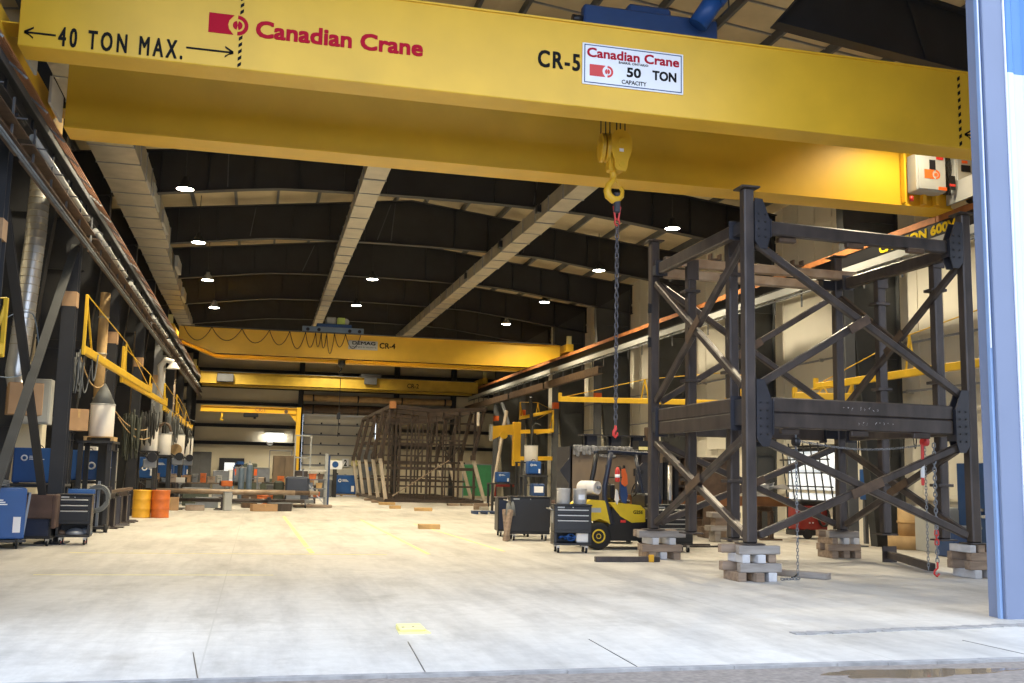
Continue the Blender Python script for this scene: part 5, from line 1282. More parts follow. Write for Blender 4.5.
# pale upright lockers and panels
for (x, y, w_, h, m, lab) in ((-5.35, 26.9, .7, 3.4, 'liner_panel', 'cream panel cabinet behind the column braces'), (-4.9, 33.2, .5, 2.2, 'white_plastic', 'narrow white locker right of the big wire drum shelf'), (-4.7, 34.6, .9, 2.2, 'box_grey', 'pale grey locker behind the steel trestles')):
    t = Thing('locker', lab, 'locker', (x, y, 0), local=True)
    t.part('body', MB().cbox(-w_/2, w_/2, -.25, .25, 0, h, .015), m); t.part('door', MB().cbox(-w_/2+.03, w_/2-.03, -.27, -.25, .06, h-.05, .005), m); t.part('handle', MB().box(w_/2-.12, w_/2-.09, -.29, -.27, h*.5, h*.5+.15), 'bright_steel')
t = Thing('electrical_cabinet', 'pale grey electrical cabinet between the two nearest left columns', 'cabinet', (-5.0, 25.9, 2.55), local=True)
t.part('body', MB().cbox(-.3, .3, -.2, .2, 0, 1.05, .015), 'box_grey'); t.part('door', MB().cbox(-.27, .27, -.22, -.2, .04, 1.0, .006), 'box_grey'); t.part('bracket', MB().box(-.3, .3, .2, .3, .1, .2), 'frame_dark')
# spiral duct into a cardboard box
t = Thing('spiral_duct', 'silver spiral duct running down the left wall into a carton', 'duct', (-4.63, 22.20, 4.91))
P = [(-4.64, 22.60, 8.16), (-4.63, 22.50, 7.27), (-4.62, 22.40, 6.29), (-4.66, 22.30, 5.13), (-4.70, 22.20, 3.89), (-4.73, 22.15, 3.44), (-4.65, 22.10, 3.12), (-4.48, 22.00, 3.00)]
t.part('pipe', MB().tube(P, .19, 18, radii=[.2, .2, .2, .2, .2, .2, .195, .19]), 'galv_bright')
for i in range(5):
    for k in range(7):
        s = (k+.5)/7; a, b = Vector(P[i]), Vector(P[i+1]); c = a+(b-a)*s; d = (b-a).normalized()
        if i < 4: t.part('seam_ring', MB().cyl(c-d*.008, c+d*.008, .207, n=18), 'galvanised')
carton((-4.50, 22.00, 2.58), .62, .55, .62, 'large battered cardboard carton on the end of the spiral duct', .3)
shelf_unit(21.6, 22.5, 2.86, 'bracket shelf under the big cardboard carton', -5.15, -4.25) if False else None
carton((-4.55, 28.3, 2.5), .5, .5, .55, 'cardboard carton tilted beside the nearest wire drum', .5)
shelf_unit(27.8, 28.7, 2.52, 'small dark shelf under the tilted cardboard carton', -4.9, -4.62)
# booms on the left columns
boom((-3.75, 23.7, 4.12), (-3.38, 34.5, 4.05), 'yellow cable boom on the second left column, longest of the left booms', king=.52)
boom((-3.75, 30.3, 4.06), (-3.42, 41.0, 4.02), 'yellow cable boom low behind the longest left boom', up=.9)
boom((-3.75, 43.9, 4.03), (-3.58, 56.5, 3.82), 'yellow cable boom further along the left wall, past the pale column', up=1.0)
boom((-3.75, 50.5, 4.13), (-3.58, 60.5, 3.82), 'smallest yellow cable boom, furthest along the left wall', up=.9)
boom((-3.85, 17.0, 3.35), (-5.4, 15.6, 3.35), 'yellow cable boom cut by the left picture edge above the carton', up=.8)
shelf_unit(28.0, 28.6, 2.5, 'small dark shelf under the tilted cardboard carton', -4.85, -4.55)
a, b = Vector((-3.85, 29.0, 4.55)), Vector((-3.85, 36.0, 4.6))
r5 = random.Random(21)
def loops(n, base, dx, dy, dz, sag, m, label, r=.016, name='cable_loops'):
    sp = []
    for i in range(n):
        p = (base[0]+r5.uniform(-dx, dx), base[1]+r5.uniform(-dy, dy), base[2]+r5.uniform(-.1, .1)); q = (p[0]+r5.uniform(-.15, .15), p[1]+r5.uniform(.1, .5), p[2]+r5.uniform(-.2, .2))
        sp.append((p, q, sag*r5.uniform(.6, 1.1)))
    return cables(name, label, sp, m, r, group=None)
loops(9, (-3.9, 24.3, 4.0), .2, .5, 0, .85, 'hose_grey', 'grey cables looped from the root of the longest left boom')
loops(34, (-3.75, 33.2, 3.1), .2, 1.6, 0, 1.1, 'cable_green', 'thick curtain of dark green and black cables hung between the left columns', .026, 'cable_curtain')
loops(16, (-3.7, 38.0, 3.5), .2, 1.6, 0, 1.1, 'cable_black', 'black cables hung just before the pale grey column', .022)
loops(16, (-3.6, 47.5, 3.9), .15, 2.8, 0, 1.2, 'hose_grey', 'grey hoses hanging past the pale grey column', .022)
loops(14, (-3.55, 55, 3.8), .15, 3.0, 0, 1.3, 'cable_black', 'black hoses hanging furthest down the left wall', .022)
cables('blue_air_hose', 'thin blue air hose curving across the spiral duct', [((-5.0, 20.5, 3.75), (-4.4, 21.6, 4.55), -.25), ((-4.4, 21.6, 4.55), (-4.25, 21.9, 3.6), -.2), ((-4.25, 21.9, 3.6), (-5.0, 20.9, 3.35), .2)], 'gas_blue', .012, 'hose')
cables('boom_cable', 'pale cable strung from the longest left boom down to the big drum', [((-3.9, 24.4, 4.0), (-4.0, 28.8, 3.75), .3), ((-3.7, 29.8, 2.95), (-3.5, 36.5, 2.6), .25), ((-3.75, 29.5, 3.1), (-3.5, 35.5, 2.85), .2)], 'timber_fresh', .016)
# clutter on the racks by the left wall: small machine heads
for i, (x, y, z) in enumerate(((-3.6, 38.2, 1.6), (-3.3, 47.0, 1.75), (-3.2, 52.4, 1.75))):
    t = Thing('wire_feeder', ['grey wire feeder hanging left of the pale grey column', 'grey wire feeder hanging past the cream drums', 'grey wire feeder furthest along the left shelves'][i], 'wire feeder', (x, y, z), local=True)
    t.part('housing', MB().cbox(-.22, .22, -.15, .15, 0, .3, .03), 'steel_grey'); t.part('spool', MB().cyl((.08, -.2, .36), (.08, .1, .36), .17, n=18), 'black_paint'); t.part('handle', MB().tube([(-.15, 0, .3), (-.1, 0, .45), (.05, 0, .52)], .015, 6), 'bright_steel'); t.part('gun_cable', MB().tube([(-.2, 0, .1), (-.35, -.1, -.1), (-.3, -.1, -.5), (-.1, -.1, -.6)], .02, 6), 'cable_black')
    t.part('bracket_arm', MB().bar((0, 0, .3), (-.75, .05, .75), .05, .05), 'frame_dark')
# extraction arm pipes behind the pale column
t = Thing('extraction_pipe', 'white bent extraction pipe at the top of the pale grey column', 'pipe', (-3.9, 43.1, 5.2))
t.part('pipe', MB().tube([(-3.85, 43.1, 4.2), (-3.85, 43.1, 5.3), (-3.9, 43.1, 5.65), (-3.7, 43.0, 5.9), (-3.4, 43.0, 5.8)], .12, 12), 'white_plastic'); t.part('hood', MB().rev([(.12, 0), (.26, -.25)], 16, Matrix.Translation((-3.4, 43.0, 5.8)), cap=False), 'white_plastic')
for i, (x, y) in enumerate(((-4.2, 29.45), (-4.2, 37.6), (-4.0, 45.2), (-4.0, 51))):
    t = Thing('dust_pipe', ['tan', 'tan', 'pale', 'pale'][i]+' vertical extraction pipe '+['behind the big wire drum', 'behind the cable curtain', 'right behind the pale grey column', 'past the cream drums'][i], 'pipe', (x, y, 2.6))
    t.part('pipe', MB().cyl((x, y, 2.6), (x, y, 6.3), .13, n=14), ['timber_fresh', 'mill_pale', 'box_grey', 'mill_pale'][i])
    for z in (3.4, 4.6, 5.6): t.part('clamp_band', MB().cyl((x, y, z), (x, y, z+.05), .145, n=14), 'galvanised')
    t.part('wall_bracket', MB().bar((x, y+.13, 5.0), (-5.9, y+.2, 5.0), .05, .05), 'frame_dark')
# ------------------------------------------------------------------ far end: skewed cage, jib, racks, bottles, machines
t = Thing('steel_cage', 'big rusty steel cage of bent ribs and crossbars standing far down the hall', 'steel frame', (9.2, 60, 0))
CY = [52.3, 55.6, 59.4, 63.4, 66.9]
def cx(y): return 6.62
W_ = 4.8
for i, y in enumerate(CY):
    x0 = cx(y)
    for s, xx in enumerate((x0, x0+W_)):
        mid = (xx-.55, y, 2.45)
        low = (xx-.18 if s == 0 else xx+.1, y, .25)
        t.part('upper_post', MB().bar((xx, y, 5.0), mid, .15, .2, c=.02), 'cage_dark')
        t.part('lower_post', MB().bar(mid, low, .12, .18, c=.02), 'cage_pale', label='pale lower post')
        t.part('joint_plate', MB().cbox(mid[0]-.11, mid[0]+.11, y-.12, y+.12, 2.32, 2.58, .01), 'cage_dark')
        if i == 0: t.part('inner_post', MB().bar((xx-(.1 if s == 0 else .45), y+.1, .35), (xx-(.1 if s == 0 else .45), y+.1, 4.9), .12, .12), 'cage_dark')
    t.part('top_beam', MB().bar((x0-.05, y, 4.98), (x0+2.2, y, 4.80), .2, .2), 'cage_dark'); t.part('top_beam', MB().bar((x0+2.2, y, 4.80), (x0+W_+.1, y, 4.98), .2, .2), 'cage_dark')
    t.part('bottom_beam', MB().bar((x0-.25, y, .22), (x0+W_+.05, y, .2), .2, .16), 'cage_dark')
    if i == 0:
        for k in range(6):
            x = x0+.25+k*.82; t.part('vertical_bar', MB().bar((x, y+.15, .3), (x, y+.15, 4.85), .095 if k != 2 else .13, .10), 'cage_dark')
        for z in (.95, 1.85, 3.1, 4.2): t.part('cross_bar', MB().bar((x0-.2, y+.22, z), (x0+W_-.3, y+.22, z), .10, .09 if z != 1.85 else .15), 'cage_dark')
    elif i == 2:
        for k in range(5): t.part('vertical_bar', MB().bar((x0+.5+k*.9, y, .35), (x0+.5+k*.9, y, 4.8), .07, .09), 'cage_dark')
        for z in (1.4, 2.6, 3.8): t.part('cross_bar', MB().bar((x0-.2, y, z), (x0+W_-.3, y, z), .10, .09), 'cage_dark')
    else:
        for k in range(4): t.part('vertical_bar', MB().bar((x0+.9+k*1.0, y, .35), (x0+.9+k*1.0, y, 4.8), .09, .09), 'cage_dark')
        for z in (1.2, 2.2, 3.4): t.part('cross_bar', MB().bar((x0-.3, y, z), (x0+W_-.3, y, z), .10, .10), 'cage_dark')
for s in (0, W_):
    for (dx, z) in ((0, 5.0), (-.18, .22)): t.part('long_rail', MB().bar((cx(0)+s+dx, CY[0], z), (cx(0)+s+dx, CY[-1], z), .15, .17), 'cage_dark')
for k in range(3): t.part('knee_brace', MB().bar((8.4+k*.9, 52.5, 3.0), (8.9+k*.9 if k % 2 else 7.9+k*.9, 52.5, 2.3), .07, .07), 'cage_dark')
t.part('stay_rod', MB().bar((6.75, 52.1, .45), (9.6, 52.2, 2.3), .045, .045), 'mill_pale'); t.part('orange_tag', MB().cbox(6.45, 6.78, 52.05, 52.2, 4.85, 5.2, .01), 'orange_rust'); t.part('pale_clip', MB().box(11.0, 11.12, 52.1, 52.2, 4.1, 4.8), 'white_plastic')
for i, (x, y, l) in enumerate(((6.5, 52.2, 'nearest'), (6.5, 55.6, 'second'), (6.5, 59.4, 'third'), (11.5, 52.3, 'right-hand'))):
    single('timber_block', MB().cbox(-.4, .4, -.25, .25, 0, .13, .01), 'timber_fresh' if i == 0 else 'timber', l+' timber block under the rusty steel cage', 'timber', loc=(x, y, 0), local=True)
for (x, l) in ((9.9, 'left'), (10.6, 'right')): single('timber_block', MB().cbox(-.3, .3, -.2, .2, 0, .11, .01), 'timber', l+' timber block under the middle of the cage front', 'timber', loc=(x, 52.3, 0), local=True)

# yellow jib crane at the back left
t = Thing('jib_crane', 'yellow wall jib crane with upright post at the back left of the hall', 'jib crane', (2.6, 66.9, 0))
t.part('post', MB().cbox(2.36, 2.64, 66.75, 67.0, 0, 5.6, .02), 'crane_yellow'); t.part('arm', MB().ibeam((-3.5, 66.85, 5.36), (2.4, 66.85, 5.36), .25, .38, .03), 'crane_yellow')
t.part('hoist', MB().cbox(-.9, 0, 66.7, 67.0, 4.9, 5.15, .04).cyl((-.2, 66.85, 4.8), (-.2, 66.85, 5.0), .08, n=10), 'black_paint'); t.part('trolley', MB().cyl((1.7, 66.55, 5.3), (1.7, 66.65, 5.3), .12, n=12), 'mill_brown'); t.part('hook', MB().tube([(-2.2, 66.85, 5.1), (-2.2, 66.85, 4.85), (-2.3, 66.85, 4.7), (-2.1, 66.85, 4.65)], .06, 8), 'boom_yellow')
t.part('lettering', text_mb('CR-1', .22, face_front(-.2, 66.715, 5.26), .6, .01), 'orange_rust'); t.part('head_bracket', MB().prism([(1.9, 5.17), (2.4, 5.17), (2.4, 4.6)], 66.8, 66.9), 'crane_yellow')

# glowing things on the back wall
t = Thing('wall_light', 'bright tube light with round clock below on the back wall', 'wall light', (1.15, 70.8, 4.0)); t.part('housing', MB().cbox(.5, 1.75, 70.75, 70.95, 4.02, 4.15, .02), 'box_grey'); t.part('tube', MB().cyl((.55, 70.72, 3.98), (1.7, 70.72, 3.98), .04, n=10), 'tube_glow')
l = bpy.data.lights.new('tube_light', 'AREA'); l.shape = 'RECTANGLE'; l.size = 1.6; l.size_y = .12; l.energy = 22; l.color = (1, .97, .88); o = bpy.data.objects.new('tube_light', l); COL.objects.link(o); o.location = (1.1, 70.5, 3.95); o.rotation_euler = (.6, 0, 0)
t = Thing('wall_clock', 'round white clock under the tube light on the back wall', 'clock', (.85, 70.9, 3.4)); t.part('rim', MB().cyl((.85, 70.86, 3.42), (.85, 70.97, 3.42), .24, n=24), 'black_paint'); t.part('face', MB().cyl((.85, 70.85, 3.42), (.85, 70.87, 3.42), .21, n=24), 'sign_white'); t.part('hand', MB().box(.84, .86, 70.84, 70.85, 3.42, 3.58), 'black_paint'); t.part('hand', MB().box(.85, .97, 70.84, 70.85, 3.41, 3.43), 'black_paint')
w1 = struct('window_1', MB().box(-2.35, -.75, 70.85, 71.0, .55, 2.35), 'black_paint')
MB().box(-2.0, -1.35, 70.83, 70.86, .6, 2.05).build('pane', 'daylight_glow', w1); 
# gas cylinder pair in a rack with blue head
t = Thing('cylinder_rack', 'steel rack holding two tall blue gas cylinders at the back left', 'rack', (-.44, 49.6, 0), local=True)
t.part('base', MB().cbox(-.6, .6, -.35, .35, .05, .15, .01), 'black_paint'); t.part('back_frame', MB().bar((-.55, .3, .1), (-.55, .3, 1.6), .06, .06).bar((.55, .3, .1), (.55, .3, 1.6), .06, .06).bar((-.55, .3, 1.2), (.55, .3, 1.2), .06, .06), 'steel_grey'); t.part('side_strut', MB().bar((-.55, -.3, .1), (-.5, .2, 1.5), .06, .06), 'gas_blue')
gas_bottle((-.62, 49.5, .15), 'left blue gas cylinder of the pair at the back', 'gas_blue', .135, 1.45); gas_bottle((-.26, 49.5, .15), 'right blue gas cylinder with pale top, of the pair at the back', 'gas_blue', .135, 1.6)
t = Thing('regulator', 'bright blue regulator hose on the pair of gas cylinders', 'regulator', (-.62, 49.3, 1.88), local=True); t.part('valve_body', MB().cbox(-.22, .1, -.08, .08, -.05, .1, .03), 'welder_blue'); t.part('hose', MB().tube([(-.22, 0, .05), (-.32, 0, -.1), (-.34, 0, -.5), (-.3, 0, -.9)], .025, 6), 'welder_blue')
# pipe racks: low trestles and the steel lying on them
for i, (x, y) in enumerate(((-3.0, 43.2), (-1.2, 43.3), (.6, 43.5))):
    trestle((x, y, 0), PI/2, 1.6, .62, 'low trestle of the pipe rack at the back left, '+['left', 'middle', 'right'][i]+' of three', 'mill_steel', 'pipe rack trestles')
for i, (y, z, r, x0, x1, m, lab) in enumerate(((42.7, .72, .10, -3.9, 1.6, 'mill_pale', 'long tan pipe along the front of the back-left rack'), (43.1, .71, .09, -3.4, 2.2, 'mill_brown', 'dark pipe second from the front of the rack'), (43.5, .72, .10, -4.2, 1.2, 'mill_steel', 'grey pipe in the middle of the rack'), (43.85, .70, .08, -3.6, 2.6, 'mill_pale', 'tan pipe towards the rear of the rack'), (42.9, .38, .07, -3.2, 2.0, 'mill_steel', 'dark pipe slung low through the rack, nearest'), (43.6, .36, .08, -2.4, 2.4, 'steel_grey', 'blue-grey pipe slung low through the rack, behind another'))):
    t = Thing('steel_pipe', lab, 'pipe', ((x0+x1)/2, y, z), 0, 'pipes on the back-left rack'); t.part('tube', MB().cyl((x0, y, z), (x1, y, z), r, n=12), m); t.part('open_end', MB().cyl((x0-.004, y, z), (x0, y, z), r*.8, n=12), 'black_paint')
for i, (x, y, w_, d_, h, m, lab) in enumerate(((-3.1, 41.9, .6, .4, .5, 'cardboard', 'brown carton on the floor left of the pipe rack'), (-2.2, 42.0, .7, .3, .22, 'mill_pale', 'flat tan block on the floor under the pipe rack'), (-1.0, 42.2, .3, .3, .7, 'box_grey', 'grey canister standing in the pipe rack'), (.4, 42.0, 1.0, .35, .28, 'cardboard', 'low carton of offcuts under the right end of the pipe rack'), (1.0, 42.3, .9, .4, .3, 'mill_steel', 'dark metal tray under the right end of the pipe rack'))):
    if m == 'cardboard': carton((x, y, 0), w_, d_, h, lab, .1*i)
    else:
        t = Thing('metal_box', lab, 'box', (x, y, 0), .1*i, local=True); t.part('body', MB().cbox(-w_/2, w_/2, -d_/2, d_/2, 0, h, .02), m); t.part('lid', MB().cbox(-w_/2-.01, w_/2+.01, -d_/2-.01, d_/2+.01, h, h+.03, .008), 'steel_grey')
# benches and machines along the back
for (x, y, w_, h, m, lab) in ((-2.6, 52.0, 2.6, .95, 'mill_brown', 'long brown bench stacked with parts at the back left'), (-4.0, 47.0, 1.6, 1.0, 'mill_steel', 'dark bench before the back-left welders'), (2.0, 53.0, 2.0, .9, 'mill_steel', 'dark bench behind the blue-grey trolley'), (-.2, 58.0, 2.4, .95, 'mill_steel', 'dark bench with two grey boxes at the back')):
    bench((x, y, 0), 0, w_, .9, h, lab, m)
r6 = random.Random(3)
cols = ['cardboard', 'timber_fresh', 'steel_grey', 'mill_brown', 'orange_paint', 'box_grey', 'welder_blue', 'mill_pale']
nm = {'cardboard': 'brown carton', 'timber_fresh': 'tan crate', 'steel_grey': 'blue-grey case', 'mill_brown': 'rusty part', 'orange_paint': 'orange case', 'box_grey': 'pale case', 'welder_blue': 'blue case', 'mill_pale': 'tan casting'}
def bench_items(x0, x1, y, z, n, where, ks):
    for i in range(n):
        x = x0+(x1-x0)*(i+.5)/n; k = ks[i % len(ks)]; w_, h = r6.uniform(.22, .38), r6.uniform(.15, .42)
        t = Thing('storage_case', '%s, %s from the left on the %s' % (nm[k], ['first', 'second', 'third', 'fourth', 'fifth', 'sixth'][i], where), 'case', (x, y, z), r6.uniform(-.2, .2), 'cases on the '+where, local=True)
        t.part('body', MB().cbox(-w_/2, w_/2, -.15, .15, 0, h, .02), k); t.part('lid', MB().cbox(-w_/2-.01, w_/2+.01, -.16, .16, h, h+.03, .01), k); t.part('handle', MB().tube([(-.07, -.16, h*.6), (-.05, -.2, h*.65), (.05, -.2, h*.65), (.07, -.16, h*.6)], .01, 5), 'black_paint')
bench_items(-3.7, -1.5, 52.0, .95, 6, 'long brown bench', ['timber_fresh', 'cardboard', 'steel_grey', 'orange_paint', 'mill_pale', 'box_grey'])
bench_items(-4.6, -3.3, 47.0, 1.0, 4, 'dark bench before the left welders', ['mill_brown', 'cardboard', 'steel_grey', 'mill_pale'])
bench_items(1.1, 2.9, 53.0, .9, 6, 'bench behind the blue-grey trolley', ['orange_paint', 'timber_fresh', 'mill_brown', 'box_grey', 'welder_blue', 'cardboard'])
for (x, lab) in ((-.75, 'left'), (.35, 'right')):
    t = Thing('grey_bin', lab+' of two grey boxes on the bench at the back', 'box', (x, 58.0, .95), local=True); t.part('body', MB().cbox(-.42, .42, -.3, .3, 0, .75, .03), 'steel_grey'); t.part('lid', MB().cbox(-.44, .44, -.32, .32, .75, .8, .02), 'grey_paint'); t.part('orange_label', MB().box(-.42, -.25, -.31, -.3, .35, .7), 'orange_tag')
# drill press / pedestal machine, shelving, orange heap
t = Thing('drill_press', 'cream drill press with tilted hood in front of the back wall, left side', 'drill press', (-4.6, 62, 0), local=True)
t.part('pedestal', MB().cbox(-.5, .5, -.4, .4, 0, 1.0, .03), 'mill_pale'); t.part('column', MB().cyl((0, .2, 1.0), (0, .2, 2.7), .14, n=14), 'box_grey'); t.part('head', MB().cbox(-.35, .45, -.5, .4, 2.1, 2.75, .08), 'white_plastic'); t.part('top_cover', MB().cbox(-.8, .6, -.3, .4, 2.75, 3.0, .05), 'white_plastic'); t.part('chute', MB().bar((-1.0, -.3, 1.6), (-.2, -.3, 2.5), .3, .12), 'white_plastic'); t.part('motor', MB().cyl((.05, -.3, 1.45), (.05, -.3, 2.1), .2, n=14), 'timber_fresh')
t = Thing('dark_locker', 'dark grey locker standing against the back wall, left of the window', 'locker', (-3.5, 69.5, 0), local=True); t.part('body', MB().cbox(-.7, .7, -.4, .4, 0, 2.7, .02), 'frame_grey'); t.part('door', MB().cbox(-.66, -.02, -.43, -.4, .1, 2.6, .01), 'frame_grey'); t.part('door', MB().cbox(.02, .66, -.43, -.4, .1, 2.6, .01), 'frame_grey')
t = Thing('lathe', 'dark green-grey lathe with round guard at the back, under the tube light', 'lathe', (.7, 64.5, 0), local=True)
t.part('bed', MB().cbox(-1.5, 1.6, -.45, .45, .0, 1.1, .04), 'green_grey'); t.part('headstock', MB().cbox(-1.5, -.6, -.5, .5, 1.1, 2.0, .06), 'green_grey'); t.part('round_guard', MB().cyl((.9, -.5, 1.35), (.9, -.2, 1.35), .62, n=24), 'black_paint'); t.part('splash_frame', MB().bar((.1, .2, 1.1), (.1, .2, 2.8), .05, .05).bar((1.4, .2, 1.1), (1.4, .2, 2.8), .05, .05).bar((.1, .2, 2.8), (1.4, .2, 2.8), .05, .05), 'steel_grey'); t.part('warning_card', MB().box(-2.3, -1.6, -.5, -.48, 1.0, 1.6), 'paper_white')
t = Thing('tan_cabinet', 'tall tan sheet cabinet at the back beside the yellow jib post', 'cabinet', (1.55, 60.5, 0), local=True); t.part('body', MB().cbox(-.6, .7, -.3, .3, 0, 2.45, .02), 'plate_tan'); t.part('door', MB().cbox(-.55, .03, -.33, -.3, .1, 2.35, .01), 'plate_tan'); t.part('door', MB().cbox(.07, .65, -.33, -.3, .1, 2.35, .01), 'plate_tan')
t = Thing('orange_heap', 'heap of orange-brown hoses on the floor left of the blue-grey trolley', 'hoses', (.35, 47.6, 0)); m = MB()
for k in range(4): m.tube([(.35+.5*math.cos(a*.4+k)+.03*k, 47.6+.35*math.sin(a*.4+k), .08+.14*k+.05*math.sin(a)) for a in range(18)], .07, 6)
t.part('hose', m, 'orange_paint')
# blue-grey trolley with rack behind
t = Thing('parts_trolley', 'blue-grey covered trolley in the open, far left of the rusty cage', 'trolley', (1.75, 46.4, 0), local=True)
t.part('cover', MB().cbox(-.45, .55, -.4, .4, .2, 1.35, .08), 'steel_blue_dark'); t.part('front_flap', MB().cbox(-.4, .2, -.44, -.4, .3, .75, .03), 'steel_grey'); t.part('side_tank', MB().cbox(-.95, -.5, -.3, .3, .25, 1.15, .08), 'cable_green')
for x in (-.35, .45):
    for y in (-.3, .3): caster(t, x, y, r=.09)
t = Thing('shelf_rack', 'open rack with post and cluttered shelves right of the blue-grey trolley', 'rack', (2.6, 47.3, 0), local=True)
t.part('post', MB().bar((.5, 0, 0), (.5, 0, 2.4), .14, .1), 'box_grey'); t.part('post', MB().bar((.62, 0, 0), (.62, 0, 2.3), .08, .1), 'deep_blue'); t.part('post', MB().bar((-.5, .3, 0), (-.5, .3, 1.7), .08, .08), 'steel_grey')
for z in (.4, .8, 1.2): t.part('shelf_board', MB().box(-.5, .5, -.2, .35, z, z+.05), 'steel_grey')
t.part('base_tray', MB().cbox(-.9, .8, -.4, .5, 0, .12, .02), 'mill_pale'); t.part('top_tray', MB().box(-.5, .5, -.15, .3, 1.6, 1.66), 'white_plastic'); t.part('leaning_bar', MB().bar((-.5, -.2, 1.3), (.4, -.25, .2), .09, .05), 'bright_steel'); t.part('ladder', MB().bar((-.9, .5, 0), (-.9, .5, 3.2), .06, .06).bar((-.2, .5, 0), (-.2, .5, 3.2), .06, .06).bar((-.9, .5, 3.2), (-.2, .5, 3.2), .06, .06).bar((-.9, .5, 2.2), (-.2, .5, 2.2), .06, .06), 'box_grey')
for i, (x, z, m, w_) in enumerate(((-.3, .45, 'mill_brown', .3), (.1, .45, 'orange_paint', .25), (-.25, .85, 'steel_grey', .3), (.2, .85, 'timber_fresh', .22), (-.1, 1.25, 'orange_paint', .28), (.25, 1.25, 'mill_brown', .2))):
    t = Thing('parts_bin', ['rusty bin on the bottom shelf', 'orange bin on the bottom shelf', 'grey bin on the middle shelf', 'tan bin on the middle shelf', 'orange bin on the top shelf', 'rusty bin on the top shelf'][i]+' of the open rack by the trolley', 'bin', (2.6+x, 47.2, z), local=True); t.part('tub', MB().prism([(-w_/2, 0), (w_/2, 0), (w_/2+.03, .22), (-w_/2-.03, .22)], -.13, .13), m); t.part('lip', MB().box(-w_/2-.04, w_/2+.04, -.15, .15, .22, .24), m)
# blue welder on a pallet by the big door, sign stand
pallet((5.6, 69.3, 0), 'flat pallet under the blue welder by the roll door', 2.2, 1.2); welder((5.8, 69.3, .13), 0, 1.35, .9, 1.25, 'blue welder on a pallet before the roll door')
t = Thing('sign_stand', 'blue and white sign on a dark post left of the rusty cage', 'sign', (4.9, 66.5, 0), local=True); t.part('post', MB().bar((0, 0, 0), (0, 0, 2.0), .25, .2), 'frame_dark'); t.part('board', MB().cbox(-.45, .45, -.16, -.1, 1.75, 2.3, .02), 'sign_white'); t.part('emblem', MB().cyl((0, -.17, 2.05), (0, -.16, 2.05), .2, n=16), 'welder_blue'); t.part('machine', MB().cbox(-1.0, -.15, -.3, .4, 0, 1.1, .05), 'frame_grey')
t = Thing('dark_cabinet', 'dark machine cabinet just left of the rusty cage', 'cabinet', (7.2, 69.5, 0), local=True); t.part('body', MB().cbox(-.5, .5, -.4, .4, 0, 3.1, .04), 'frame_grey'); t.part('door', MB().cbox(-.42, .42, -.43, -.4, .3, 2.8, .01), 'frame_grey'); t.part('blue_cap', MB().cbox(-.1, .25, -.5, -.42, 1.7, 1.95, .03), 'welder_blue')
# ducting and pipes across the back wall
for (z, m, r, lab) in ((6.5, 'wood_reel', .22, 'upper'), (5.75, 'mill_brown', .3, 'lower')):
    t = Thing('wall_pipe', lab+' brown pipe run across the back wall above the roll door', 'pipe', (7, 70.4, z)); t.part('pipe', MB().cyl((2.9, 70.45, z), (13, 70.45, z), r, n=14), m)
    for x in (3.5, 6.5, 9.5, 12.5): t.part('clamp', MB().cyl((x, 70.45, z), (x+.1, 70.45, z), r+.03, n=14), 'frame_dark')

# more small things on the floor and racks at the back left
for i, (x, y, w_, d_, h, m, lab) in enumerate(((-3.9, 44.6, .8, .5, .35, 'mill_steel', 'dark steel tray behind the pipe rack, left end'), (-1.9, 45.2, .9, .5, .4, 'steel_grey', 'blue-grey chest behind the middle of the pipe rack'), (-.2, 45.6, .6, .4, .55, 'mill_brown', 'rusty box behind the pipe rack'), (1.2, 44.9, .5, .4, .3, 'mill_pale', 'tan box behind the right end of the pipe rack'), (-2.5, 47.6, 1.1, .6, .75, 'green_grey', 'dark green cabinet behind the pipe rack'), (.9, 50.5, .7, .5, .9, 'frame_grey', 'dark grey cabinet between the gas cylinders and the blue-grey trolley'), (-1.7, 55.5, .8, .6, 1.5, 'steel_grey', 'tall blue-grey cabinet behind the long brown bench'), (2.4, 57.5, .7, .6, 1.6, 'mill_steel', 'dark tall cabinet left of the yellow jib post'))):
    t = Thing('metal_box', lab, 'box' if h < .6 else 'cabinet', (x, y, 0), .08*(i % 3), local=True); t.part('body', MB().cbox(-w_/2, w_/2, -d_/2, d_/2, 0, h, .02), m); t.part('lid', MB().cbox(-w_/2-.01, w_/2+.01, -d_/2-.01, d_/2+.01, h, h+.03, .008), 'steel_grey'); t.part('latch', MB().box(-.04, .04, -d_/2-.02, -d_/2, h*.7, h*.7+.08), 'bright_steel')
for i, (x, y, h, m, lab) in enumerate(((-3.3, 49.0, 1.1, 'white_plastic', 'white vise stand in front of the long brown bench'), (-1.2, 48.0, 1.0, 'orange_paint', 'orange grinder stand beside the gas cylinders'), (.2, 52.5, 1.15, 'mill_pale', 'tan vise stand right of the gas cylinders'))):
    t = Thing('machine_stand', lab, 'stand', (x, y, 0), local=True); t.part('column', MB().rev([(.25, 0), (.25, .04), (.07, .1), (.06, h-.25), (.14, h-.2), (.14, h-.15)], 14), 'steel_grey'); t.part('head', MB().cbox(-.25, .25, -.12, .12, h-.15, h+.1, .03), m); t.part('wheel', MB().cyl((-.32, 0, h), (-.25, 0, h), .12, n=14).cyl((.25, 0, h), (.32, 0, h), .12, n=14), 'black_paint')
